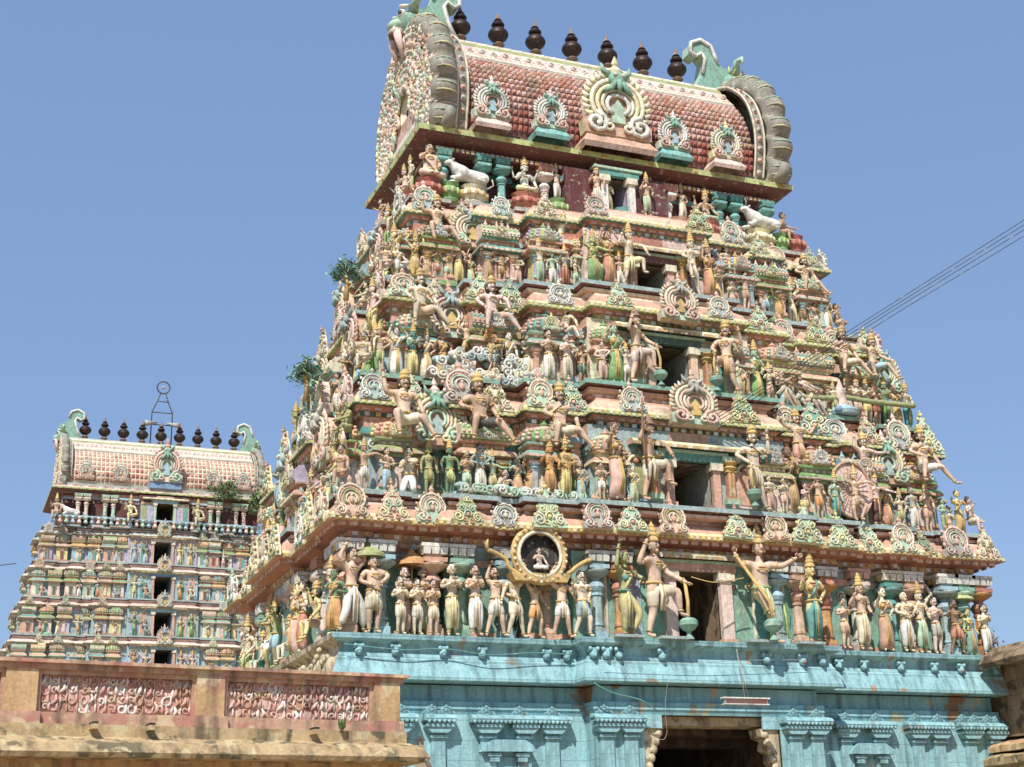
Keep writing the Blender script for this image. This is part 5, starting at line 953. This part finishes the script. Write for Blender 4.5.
flank(-9.72, (-5.6, -4.5, -2.9, -2.1, -1.2, 0, .9, 2, 3.8), 7.12, 1.75, 'lowest', G0)
flank(-9.25, (-5.3, -4.3, -3.5, -2.6, -1.7, -.7, .4, 1.5, 2.6, 3.8), 10.68, 1.5, 'second', G1)
flank(-9.2, (-4.9, -2.2, .2, 2.4), 12.1, 1.6, 'second upper', GG)
flank(-8.35, (-4.7, -3.7, -2.9, -2, -1, .2, 1.3, 2.5, 3.7), 14.15, 1.5, 'third', G2)
flank(-8.3, (-4.2, -1.6, 1.2, 3.2), 15.45, 1.6, 'third upper', GG)
flank(-7.35, (-3.5, -2.6, -1.6, -.6, .5, 1.6, 2.8), 17.48, 1.4, 'fourth', G3)
flank(-7.2, (-2.4, .4, 2.0), 18.7, 1.4, 'fourth upper', GG)
flank(-6.35, (-1.6, -.2, 1.2), 21.25, 1.25, 'top', G4)
flank(9.35, (-5.0, -2, 1.5), 10.68, 1.5, 'second', G1, 1, 'right'); flank(8.3, (-4.0, -1, 2), 14.15, 1.5, 'third', G2, 1, 'right'); flank(7.3, (-3, 0), 17.48, 1.4, 'fourth', G3, 1, 'right')
# ------------------------------------------------------------------ animals and groups in stucco
def bull(x, y, z, s, rz, label):
    nd = dict(rump=((.5, 0, .26), (.2, .18)), mid=((.15, 0, .27), (.21, .2)), sho=((-.25, 0, .34), (.2, .17)), hump=((-.2, 0, .52), .09), nek=((-.43, 0, .5), (.17, .13)), hed=((-.56, 0, .66), (.13, .11)), muz=((-.73, 0, .57), .085),
              fl=((-.35, -.14, .14), .07), fk=((-.6, -.16, .09), .05), ff=((-.45, -.2, .04), .04), gl=((-.35, .14, .14), .07), gk=((-.6, .16, .09), .05), gf=((-.45, .2, .04), .04),
              bl=((.45, -.2, .18), .1), bk=((.15, -.27, .1), .06), bf=((.4, -.3, .04), .04), cl=((.45, .2, .18), .1), ck=((.15, .27, .1), .06), cf=((.4, .3, .04), .04))
    ed = [('rump', 'mid'), ('mid', 'sho'), ('sho', 'hump'), ('sho', 'nek'), ('nek', 'hed'), ('hed', 'muz'), ('sho', 'fl'), ('fl', 'fk'), ('fk', 'ff'), ('sho', 'gl'), ('gl', 'gk'), ('gk', 'gf'), ('rump', 'bl'), ('bl', 'bk'), ('bk', 'bf'), ('rump', 'cl'), ('cl', 'ck'), ('ck', 'cf')]
    vs, fs = skin(nd, ed, 'mid', 2); r = root('bull_statue', label, 'statue', (x, y, z), R(rz)); r.scale = (s, s, s)
    b = MB(); b.add(vs, fs, 'white', True)
    for q in (-1, 1): b.ball((-.64, q*.075, .68), .022, 'black', 6, 4); b.ball((-.5, q*.14, .66), .05, 'white', 6, 4, (.6, 1.4, .7))
    b.build('body', r)
    for q in (-1, 1): b = MB(); b.tube([(-.55, q*.05, .73), (-.57, q*.12, .82), (-.6, q*.09, .95)], [.03, .022, .006], 'grey', 6); b.build('horn', r)
    b = MB(); b.tube([(-.45+.13*math.cos(a*PI/5)*.5, .13*math.sin(a*PI/5), .45-.1*math.cos(a*PI/5)) for a in range(10)], .025, 'gold', 5, closed=True); b.tube([(.7, 0, .3), (.76, .05, .15), (.6, .15, .05)], [.02, .02, .03], 'white', 5); b.build('collar', r)
bull(-4.85, 3.85, 21.25, 1.08, R(22), 'white lying bull with upright horns beside the left turquoise column pair')
bull(5.3, 3.85, 21.25, 1.1, R(158), 'white lying bull between the right turquoise columns and the eave corner')
def clouds():
    r = random.Random(3); b = MB()
    for i in range(60):
        x = r.uniform(-6.9, -4.0); zz = 14.1+r.random()**1.3*(1.0-abs(x+5.5)*.35); b.ball((x, 1.35+r.uniform(-.18, .3), zz), r.uniform(.1, .2), ('cream', 'white', 'blueGrey', 'grey')[i % 4], 8, 5, (1.4, .7, .7)); spiral(b, x+r.uniform(-.1, .1), zz+r.uniform(-.08, .08), r.uniform(.1, .17), ('white', 'blueGrey', 'cream')[i % 3], 1.12, 1.4, r.choice((-1, 1)), .035, r.uniform(0, 6))
    tag(b.build('cloud_relief'), 'bank of white and blue grey stucco clouds under the third tier flying figures', 'relief')
    b = MB()
    for i in range(26): x = r.uniform(-6.6, -3.2); b.ball((x, .35+r.uniform(-.1, .2), 10.72+r.random()*.22), r.uniform(.12, .22), ('blueGrey', 'mint', 'grey')[i % 3], 8, 5, (1.5, .8, .6)); spiral(b, x, 10.82, .13, 'white' if i % 2 else 'mint', .12, 1.3, r.choice((-1, 1)), .03, r.uniform(0, 6))
    tag(b.build('cloud_relief'), 'low blue green stucco clouds along the second tier ledge, left of the doorway', 'relief')
clouds()
b = MB(); pts = [(3.7, 1.3, 15.3), (3.85, 1.3, 14.75), (4.3, 1.32, 14.68), (5.3, 1.32, 14.72), (6.0, 1.35, 14.82), (6.8, 1.35, 14.78), (7.6, 1.4, 14.8), (8.6, 1.5, 14.85)]
b.tube(catmull(pts, 5), .085, 'olive', 8); b.ball((3.62, 1.28, 15.38), .15, 'gold', 8, 5, (1, .7, 1.3)); tag(b.build('serpent_rope'), 'long olive serpent pulled like a rope by the third tier figures', 'serpent')
b = MB(); b.lathe([(.1, 0), (.42, .05), (.46, .16), (.3, .28), (.2, .34)], 'sky', 12, (5.85, 1.25, 14.15)); b.lathe([(.32, .34), (.26, .6), (.2, .9), (.08, 1.2), (.02, 1.3)], 'palepink', 9, (5.85, 1.35, 14.1), .7, .7); b.ball((5.5, 1.0, 14.3), .12, 'blue', 8, 5)
tag(b.build('churning_mount'), 'white conical mount on a pale blue tortoise amid the serpent pullers', 'relief')
# pink oval with flames behind the second tier dancer
r_ = root('oval_shield', 'big pink oval disc behind the dancing figure on the second tier, right side', 'relief', (5.1, .3, 10.8)); r_.scale = (.82, 1, .84)
b = MB(); n = 28; ov = [(.82*math.cos(2*PI*i/n), 1.0+.95*math.sin(2*PI*i/n)) for i in range(n)]; b.prism(ov, -.04, .06, 'palepink', 'salmon'); b.tube([(x, -.06, q) for x, q in ov], .045, 'salmon', 5, closed=True)
for i in range(24): a = 2*PI*i/24; b.tube([(.2*math.cos(a), -.05, 1+.25*math.sin(a)), (.68*math.cos(a), -.05, 1+.8*math.sin(a))], [.012, .02], 'pink', 4)
b.build('disc', r_)
# palanquin with round mirror
pq = root('palanquin', 'golden palanquin beam with round dark opening carried above the lowest row of figures', 'palanquin', (-4.62, -.02, 9.12))
b = MB(); n = 28; arcp = [(.68*math.cos(2*PI*i/n), 0, .06+.68*math.sin(2*PI*i/n)) for i in range(n)]; b.tube(arcp, .095, 'gold', 8, closed=True); b.tube([(x*.84, -.06, .06+(q-.06)*.84) for x, _, q in arcp], .05, 'cream', 6, closed=True)
for i in range(n): x, _, q = arcp[i]; b.ball((x*1.04, -.1, .06+(q-.06)*1.04), .045, 'cream' if i % 2 else 'salmon', 5, 4)
b.build('ring', pq); b = MB(); b.prism([(x*.9, .06+(q-.06)*.9) for x, _, q in arcp], .12, .2, 'black', 'dark'); b.build('opening', pq)
b = MB(); b.tube(catmull([(-1.4, 0, .12), (-1.2, -.0, .06), (-.9, 0, -.1), (-.75, 0, -.35), (0, 0, -.62), (.75, 0, -.38), (1.0, 0, -.2), (1.25, 0, -.05), (1.45, 0, .02)], 5), [.04]+[.055]*39+[.03], 'gold', 8); b.tube([(-1.38, 0, .12), (-1.4, 0, .28), (-1.36, 0, .38)], [.06, .05, .02], 'gold', 6)
b.prism([(-.7, -.62), (.7, -.62), (.8, -.42), (-.8, -.42)], -.1, .3, 'gold'); b.build('beam', pq)
statue(-4.62, -.0, 8.78, .95, 'cross', 'palepink', 'white', 'long', 'hair', label='Tiny pink seated saint inside the round opening of the golden palanquin')
# parasol over the drummer
def parasol(x, y, z0, z1, c, lab):
    r = root('parasol', lab, 'parasol', (x, y, z0)); b = MB(); b.tube([(0, 0, 0), (0, 0, z1-z0)], .03, 'gold', 6); b.build('pole', r); b = MB(); b.lathe([(.42, -.1), (.4, -.02), (.3, .08), (.16, .18), (.12, .22), (.03, .34)], c, 12, (0, 0, z1-z0)); b.build('canopy', r)
parasol(-8.85, .62, 7.12, 9.1, 'olive', 'olive green parasol above the large man with hands on belly'); parasol(-7.7, .8, 7.12, 9.0, 'orange', 'orange parasol between the first paired columns'); parasol(8.75, .75, 7.12, 8.85, 'lime', 'lime green parasol behind the small green figure, far right')
# green cloth behind guardian
b = MB(); b.prism([(2.0, 7.15), (2.35, 7.12), (2.75, 7.2), (2.68, 7.7), (2.75, 8.1), (2.6, 8.5), (2.35, 8.75), (2.1, 8.6), (1.95, 8.1), (2.05, 7.6)], .25, .4, 'leaf')
for i in range(7): b.tube([(2.05+.09*i, .24, 7.2), (2.1+.08*i, .22, 7.9), (2.15+.06*i, .24, 8.5)], .03, 'leaf' if i % 2 else 'lime', 5)
tag(b.build('green_drape'), 'green cloth hanging behind the guardian right of the lowest doorway', 'drape')
# stucco trees
def stree(x, y, z, s, label, rz=0):
    r = root('stucco_tree', label, 'tree', (x, y, z), rz); b = MB(); q = random.Random(int(x*31)); tips = []
    b.tube([(0, 0, 0), (.03, 0, .5*s), (0, 0, .9*s)], [.09*s, .07*s, .05*s], 'gold', 7)
    for i in range(6): a = 2*PI*i/6+.3; t = Vector((.3*s*math.cos(a), .26*s*math.sin(a), (1.05+.18*math.sin(i*2))*s)); b.tube([(0, 0, .6*s), (t.x*.5, t.y*.5, .95*s), tuple(t)], [.05*s, .035*s, .015*s], 'gold', 5); tips.append(t)
    b.build('trunk', r); b = MB()
    for i in range(420):
        t = q.choice(tips); u = Vector((q.gauss(0, .13), q.gauss(0, .13), q.gauss(.02, .11)))*s; c = t*.85+u; d = Vector((q.gauss(0, 1), q.gauss(0, 1), q.gauss(.6, 1))).normalized(); e = d.orthogonal().normalized(); g_ = d.cross(e); w = .09*s
        b.add([tuple(c-e*w*.4), tuple(c-g_*w), tuple(c+e*w*.4), tuple(c+g_*w)], [(0, 1, 2, 3)], ('darkgreen', 'teal', 'leaf', 'seagreen')[i % 4])
    b.build('crown', r)
stree(-8.6, 3.9, 17.1, .95, 'stucco tree with yellow branches and green crown on the upper left flank'); stree(-9.55, 4.5, 14.2, .95, 'stucco tree with yellow branches and green crown on the middle left flank')
# ================================================================== far tower
def far_tower():
    global tower; F = random.Random(21); yc = 99.7
    t = root('temple_tower', 'distant temple gateway tower with nine finials seen beyond the near one', 'temple tower', (0, yc, 0))
    tiers = []   # z of ledges and half widths
    zs = [0, 3.5, 7, 10.3, 13.6, 15.35, 18.65, 21.95, 25.3, 28.6, 31.9]
    def wat(z): return 10.5+(31.9-z)*.2
    def hat(z): return 4.2+(31.9-z)*.34
    pal = [('sky', 'palepink', 'blueGrey'), ('blueGrey', 'pink', 'sky'), ('sky', 'palepink', 'blue'), ('lilac', 'blueGrey', 'palepink'), ('blue', 'pink', 'mint'), ('blueGrey', 'palepink', 'blue')]
    for i in range(len(zs)-1):
        z0, z1 = zs[i], zs[i+1]; w, hd = wat(z1), hat(z1); vis = z1 > 17
        cols = pal[i % 6]; wall(t, dict(w=w-.6, hd=hd-.5, pc=1.0, pr=.35, cw=3.0, z0=z0, zt=z1-.85, dw=.75, dt=z1-1.15, cols=cols, jamb='salmon', dd=3.0, rev=P('sky')), F)
        c = dict(w=w, hd=hd, pc=.9, pr=.3, cw=3.0, z=z1-.75, z1=z1, cols=(cols[1], 'palepink', 'cream', 'blueGrey'), lw=w-.3, lhd=hd-.3, lpc=.8, lip='blueGrey', ov=.55, k=.55)
        cornice(t, c, F, beads=vis and i % 1 == 0)
        if not vis: continue
        for f in (.92, .8, .68, .55, .43, .33):
            for s in (-1, 1):
                x = s*f*w; y = front_y(x, w-.6, hd-.5, 1.0, .35, 3.0)
                add_shrine(t, x, y-.1, z0, 1.15, (z1-z0)*.84, 0, F, F.random() < .4, True); 
                if F.random() < .6: add_kudu(t, x, front_y(x, w, hd, .9, .3, 3.0)-.02, z1-.75, .8, F.choice('ab'), 0, F)
        for f in (-.8, -.4, 0, .4):
            y = f*hd; add_shrine(t, -side_x(y, w-.6, hd-.5, .35)-.1, y, z0, 1.3, (z1-z0)*.84, -PI/2, F, False, True)
        add_kudu(t, 0, -hd-1.0, z1-.75, 1.2, 'g', 0, F)
        # figures
        tn = {5: 'sixth', 6: 'fifth', 7: 'fourth', 8: 'third', 9: 'second'}.get(i, 'lower')
        for s in (-1, 1):
            for n, x in enumerate((1.45, 2.4, 3.9, 5.4, 6.9, 8.5, 9.9)):
                pn, gb, hdn, sx_ = F.choice(PS); sk, cl = F.choice(SK), F.choice(CL); y = front_y(x, w, hd, .9, .3, 3.0)
                statue(s*x, yc+y+.25, z0+.02, 1.9 if n < 2 else 1.6, pn, sk, cl, gb, hdn, sx_, rz=0, label=f"Tiny {SAY[sk]} figure in {SAY[cl]}, {ORD[n]} {'left' if s < 0 else 'right'} of {tn} doorway down, distant tower", group='small figures on the distant tower')
    # neck, eave, roof
    wall(t, dict(w=8.6, hd=3.6, pc=1.2, pr=.3, cw=2.2, z0=31.9, zt=34.9, dw=.75, dt=34.2, cols=('maroon', 'salmon', 'sky'), jamb='mint', dd=2.5), F)
    for x in (-7.4, -6.7, -5.1, -4.4, 4.1, 4.8, 6.4, 7.1):
        s = inst(COLS, 'neck_column', t, (x, -4.5, 32.5), 0, (1, 1, 1.15), ['palepink' if abs(x) > 6 else 'mint', 'white']); inst(COLC, 'capital', s, mats=['palepink', 'cream', 'mint', 'paleyellow'])
    b = MB()
    for i in range(36): b.lathe([(.12, 0), (.2, .1), (.1, .35), (.2, .5), (.12, .62)], ('sky', 'palepink', 'mint')[i % 3], 6, (-9.4+i*.537, -5.1, 31.92))
    b.box(-9.6, 9.6, -5.2, -5.0, 32.5, 32.62, 'sky'); b.build('balustrade', t)
    eave(t, 9.7, 4.7, 35.1, F, .8); global T_ROWS; T_ROWS = 11
    roof(t, 35.9, 8.2, 3.6, 5.1, 0, F, 44, ('salmon', 'cream'))
    for i in range(9): inst(KAL, 'finial', t, ((i-4)*1.71, 0, 41.15), 0, 1.62)
    gable(t, -1, 35.8, 8.35, 3.4, 4.9, F, k=.5, crest=1.9); gable(t, 1, 35.8, 8.35, 3.4, 4.9, F, k=.5, crest=1.9)
    for x in (-6.9, -3.9, 4.3, 7.0): inst(KA, 'roof_arch', t, (x, -4.1, 36.2), 0, 1.5, ('palepink', 'salmon', 'white', 'mint'))
    b = MB(); b.box(-1.4, 1.4, -4.5, -3, 35.7, 36.3, 'blue'); b.build('arch_pedestal', t); inst(KG, 'roof_arch', t, (0, -4.5, 36.3), 0, (2.8, 2.4, 3.0), ('palepink', 'cream', 'mint', 'sky', 'salmon', 'seagreen'))
    for s, x, lab in ((-1, -2.6, 'left'), (1, 2.5, 'right')): statue(x*1.15, yc-5.0, 32.1, 2.9, 'throne', 'paleyellow', 'cream', 'short', 'crown', label=f'Large pale seated figure just {lab} of the top doorway, distant tower', group='small figures on the distant tower')
    statue(-9.2, yc-4.9, 32.1, 2.6, 'throne', 'peach', 'cream', 'short', 'crown', rz=-20, label='Pale seated figure at the left end of the balustrade, distant tower', group='small figures on the distant tower')
    bull(-7.95, yc-4.8, 32.6, 1.4, 0, 'small white bull behind the balustrade at the distant tower, left')
    # metal light frame on the ridge
    fr_ = root('rooftop_light_frame', 'thin metal frame with ring rising from the ridge of the distant tower', 'metal frame', (0, yc, 41.0)); b = MB()
    for s in (-1, 1): b.tube([(s*.95, 0, 0), (s*.95, 0, 3.2), (s*.5, 0, 4.3), (s*.2, 0, 5.2)], .06, 'charcoal', 5)
    for z in (2.0, 3.2): b.tube([(-.95, 0, z), (.95, 0, z)], .05, 'charcoal', 5)
    b.tube([(-.5, 0, 4.3), (.5, 0, 4.3)], .05, 'charcoal', 5); b.build('frame', fr_); b = MB(); b.tube([(.6*math.cos(a*PI/8), 0, 5.7+.6*math.sin(a*PI/8)) for a in range(16)], .07, 'charcoal', 5, closed=True); b.ball((0, 0, 5.7), .16, 'grey', 8, 5); b.build('ring', fr_)
    for s in (-1, 1): b = MB(); b.tube([(s*.4, -.1, 2.2), (s*1.2, -.3, 2.0), (s*1.5, -.45, 1.95)], [.07, .22, .3], 'grey', 8); b.build('loudspeaker', fr_)
far_tower()
# shrubs rooted on the far tower
def shrub(x, y, z, s, label, n=380, seed=1):
    r = root('shrub', label, 'shrub', (x, y, z)); q = random.Random(seed); b = MB(); tips = []
    for i in range(9): a = q.uniform(0, 6.28); t = Vector((math.cos(a)*q.uniform(.2, .8), math.sin(a)*.5, q.uniform(-.5, .7)))*s; tips.append(t); b.tube([(0, .2, 0), tuple(t*.5+Vector((0, -.1, .1))), tuple(t)], [.05, .03, .01], 'brown', 4)
    b.build('stem', r); b = MB()
    for i in range(n):
        c = q.choice(tips)*q.uniform(.4, 1.05)+Vector((q.gauss(0, .16), q.gauss(0, .16), q.gauss(0, .16)))*s; d = Vector((q.gauss(0, 1), q.gauss(0, 1), q.gauss(.5, 1))).normalized(); e = d.orthogonal().normalized(); g_ = d.cross(e); w = .1*s
        b.add([tuple(c-e*w*.45), tuple(c-g_*w), tuple(c+e*w*.45), tuple(c+g_*w)], [(0, 1, 2, 3)], LEAF[i % 3])
    b.build('foliage', r)
def leafmat(n, h):
    m, t, bb = newmat(n); bb.inputs['Base Color'].default_value = (*lin(h), 1); bb.inputs['Roughness'].default_value = .6; return m
LEAF = [leafmat('leaf_dark', '#33492a'), leafmat('leaf_mid', '#46602f'), leafmat('leaf_pale', '#64803c')]
shrub(5.1, 94.2, 35.5, 1.8, 'green shrub sprouting from the eave of the distant tower', seed=3); shrub(8.4, 94.2, 34.6, 1.9, 'green shrub on the distant tower eave beside the near tower', seed=5)
# ================================================================== foreground parapet, left
par = root('parapet_wall', 'ochre plastered parapet with pierced red and white panels in the left foreground', 'wall', (-12.38, -13.0, 0), R(6.7))
L0 = -9.0
b = MB(); b.box(L0, .04, -.06, .38, 4.13, 4.2, ROSE); b.box(L0, .1, -.12, .44, 4.2, 4.245, ROSE); b.build('coping', par)
b = MB(); b.box(L0, .0, -.02, .34, 3.45, 3.6, ROSE); b.box(L0, .06, -.1, .4, 3.3, 3.45, LEDGE); b.build('plinth', par)
b = MB(); b.sweep([([(L0, -.45), (.22, -.45), (.22, .8), (L0, .8)], 3.02, LEDGE), ([(L0, -.48), (.25, -.48), (.25, .8), (L0, .8)], 3.08, LEDGE), ([(L0, -.4), (.18, -.4), (.18, .8), (L0, .8)], 3.2, LEDGE), ([(L0, -.1), (.1, -.1), (.1, .8), (L0, .8)], 3.3, LEDGE)]); b.cap([(L0, -.45), (.22, -.45), (.22, .8), (L0, .8)][::-1], 3.02, LEDGE); b.cap([(L0, -.1), (.1, -.1), (.1, 3.8), (L0, 3.8)], 3.3, LEDGE); b.build('ledge', par)
b = MB(); b.box(L0, .0, -.0, 3.6, 0, 3.02, OCHRE); b.build('wall_face', par)
pil = [(-5.38, -4.99), (-2.95, -2.57), (-.41, -.02), (-7.85, -7.45)]
for a, c in pil: b = MB(); b.box(a, c, -.05, .36, 3.6, 4.13, OCHRE); b.box(a-.05, c+.05, -.08, .38, 3.38, 3.6, ROSE); b.build('pier', par)
for k, (a, c) in enumerate(((-4.99, -2.95), (-2.57, -.41), (-7.45, -5.38))):
    b = MB(); b.box(a, c, .07, .3, 3.6, 4.13, PINKW); b.box(a, c, .0, .1, 4.07, 4.13, ROSE); b.box(a, a+.05, .0, .1, 3.6, 4.07, ROSE); b.box(c-.05, c, .0, .1, 3.6, 4.07, ROSE); q = random.Random(k)
    n = int((c-a-.1)/.12)
    for i in range(n):
        for j in range(4):
            x = a+.05+(i+.5)*(c-a-.1)/n+q.uniform(-.02, .02); zz = 3.6+(j+.5)*.1175+q.uniform(-.018, .018); mm = LATT if q.random() < .6 else WHT if q.random() < .5 else ROSE; kd = q.random(); tr_ = q.uniform(.01, .02)
            if kd < .4: spiral(b, x, zz, q.uniform(.045, .062), mm, .07, 1.0, q.choice((-1, 1)), tr_, q.uniform(0, 6))
            elif kd < .7: arc(b, x, zz, q.uniform(.035, .055), q.uniform(0, 180), q.uniform(260, 420), mm, .06, tr_, 7, q.uniform(.8, 1.5))
            else: b.tube([(x-.05, .06, zz-.06), (x+q.uniform(-.02, .02), .045, zz), (x+q.uniform(-.05, .05), .06, zz+.065)], [tr_, .026, tr_], mm, 5)
            b.tube([(x+.055, .06, zz-.07), (x+.05+q.uniform(-.015, .015), .05, zz), (x+.055, .06, zz+.07)], [.01, q.uniform(.012, .026), .01], mm, 4)
    b.build('pierced_panel', par)
for x in (-4.3, -3.58, -1.35, -6.2): b = MB(); b.box(x-.035, x+.035, -.3, .1, 3.38, 3.44, LEDGE); b.box(x-.035, x+.035, -.3, -.1, 3.44, 3.47, 'dark'); b.build('rain_spout', par)
b = MB(); b.tube([(.14, -.3, 3.2), (.19, -.45, 3.05), (.22, -.55, 2.9)], [.03, .035, .03], LEDGE, 6); b.build('rain_spout', par)
r = root('grass_tuft', 'small green tuft growing on the parapet ledge near its right end', 'plant', (-13.3, -13.28, 3.44)); b = MB(); q = random.Random(2)
for i in range(60): a = q.uniform(0, 6.28); l = q.uniform(.05, .15); e = Vector((math.cos(a)*.05, math.sin(a)*.04, l)); b.add([(e.x*.1-.006, e.y*.1, 0), (e.x*.1+.006, e.y*.1, 0), (e.x+.012, e.y, e.z), (e.x-.004, e.y, e.z*1.1)], [(0, 1, 2, 3)], LEAF[i % 3])
b.build('blades', r)
# ================================================================== stone porch on the right
po = root('stone_porch', 'dark weathered stone porch roof and wall at the right edge', 'porch', (0, 0, 0))
b = MB(); ring = []
def yprof(x0, pts, m, ya, yb_, name):
    b = MB(); n = 26; P0 = []
    q = random.Random(4)
    for j in range(n+1):
        y = ya+(yb_-ya)*j/n; P0.append([(x0+px+q.uniform(-.03, .03), y, pz+q.uniform(-.03, .03)) for px, pz in pts])
    k = len(pts); vs = [v for r__ in P0 for v in r__]; fs = [(j*k+i, j*k+(i+1) % k, (j+1)*k+(i+1) % k, (j+1)*k+i) for j in range(n) for i in range(k)]+[tuple(range(k)), tuple(range(n*k, n*k+k))[::-1]]
    b.add(vs, fs, m, False); return b.build(name, po)
yprof(8.68, [(.0, 6.72), (-.06, 6.86), (.1, 7.05), (.5, 7.3), (1.2, 7.45), (6, 7.5), (6, 6.9), (.9, 6.85)], STONE, .1, -14, 'roof_slab')
yprof(9.55, [(0, 4.9), (0, 6.9), (5, 6.9), (5, 4.9)], STONE, 3.2, -14, 'wall_upper')
yprof(8.95, [(0, 4.5), (0, 4.62), (.1, 4.7), (1, 4.9), (5, 4.9), (5, 4.45)], OCHRE, .55, -14, 'string_course')
yprof(8.75, [(0, 4.15), (-.02, 4.3), (.2, 4.4), (5, 4.4), (5, 4.1), (.5, 4.08)], LEDGE, .56, -14, 'ledge')
yprof(9.2, [(0, 0), (0, 4.2), (5, 4.2), (5, 0)], OCHRE, 3.3, -14, 'wall_lower')
# ================================================================== cables, lamp
def cable(pts, r, m, label, k=6): b = MB(); b.tube(catmull(pts, k), r, m, 5); return tag(b.build('cable'), label, 'cable', 'cables and wires')
A = Vector((.75, .0, 13.35)); B = Vector((3.96, -3.0, 15.48)); dr = (B-A)
for i, off in enumerate((0, .1, .2, .33)):
    # four service wires rising to the right
    e = A+dr*6.5; o = Vector((0, 0, -off*1.0)); mid = A+dr*2.6
    b = MB(); b.tube([A+o, A+dr*1.2+o*1.0, mid+o*1.5, e+o*3], .011, 'charcoal', 5); tag(b.build('overhead_wire'), f"{['topmost', 'second highest', 'third highest', 'lowest'][i]} of four thin wires running up to the right across the sky", 'wire', 'overhead wires')
yk = YC-(YC-.25)
cable([(-9.6, .1, 6.82), (-8.2, .08, 6.72), (-7.1, .1, 6.78), (-6.0, .02, 6.66), (-4.8, .06, 6.75), (-3.75, .1, 6.74)], .014, 'teal', 'blue grey cable sagging along the base cornice, left part')
cable([(-3.62, -.1, 6.3), (-3.4, -.45, 5.95), (-2.9, -.42, 5.75), (-2.2, -.42, 5.6), (-1.75, -.42, 5.35)], .018, 'teal', 'thick cable running down from the base corner to the gateway lintel')
cable([(-3.3, -.58, 6.5), (-1, -.6, 6.5), (.6, -.62, 6.62), (2.6, -.55, 6.7)], .008, 'blueGrey', 'thin wire strung across the central base cornice')
cable([(-1.5, -.52, 6.0), (-1.5, -.35, 5.5), (-1.48, -.3, 5.1), (-1.45, -.25, 4.85), (-1.55, -.25, 4.68), (-1.75, -.25, 4.72)], .007, 'grey', 'pale looped wire hanging in front of the gateway lintel')
cable([(-.55, -.4, 8.75), (.0, -.5, 8.62), (.62, -.4, 8.72), (1.0, -.4, 8.8)], .014, 'gold', 'yellow wire strung across the lowest doorway')
lf = root('tube_lamp', 'long brown and white tube lamp fixture hanging over the gateway', 'lamp', (.55, -.75, 5.52)); lf.scale = (.86, .8, .86)
b = MB(); b.box(-.72, .72, -.06, .06, .0, .14, 'grey'); b.box(-.78, .78, -.1, .1, .14, .18, 'white'); b.build('housing', lf); b = MB(); b.box(-.68, .68, -.085, -.062, .01, .12, 'darkred'); b.build('front_panel', lf); b = MB(); b.box(-.74, .74, -.12, .12, -.03, -.004, 'white'); b.build('reflector', lf)
for q, dx in enumerate((0, .12)): b = MB(); b.tube([(-.0+dx, 0, .16), (-.06, .05, 1.0), (-.08, .15, 1.6)], .014, 'grey', 5); b.build('support_rod', lf)
for i, (z_a, z_b) in enumerate(((26.5, 27.4), (16.5, 18.0))):
    b = MB(); b.tube([(-40, 96, z_a-3), (-25, 93, z_a-1), (-12.3, 91, z_b)], .035, 'charcoal', 4); tag(b.build('overhead_wire'), f"{'upper' if i == 0 else 'lower'} thin wire reaching the left side of the distant tower", 'wire', 'overhead wires')
# dry weed by the right porch
shrub(9.6, .6, 7.5, .55, 'small dry weed on the right porch roof', 60, 8)
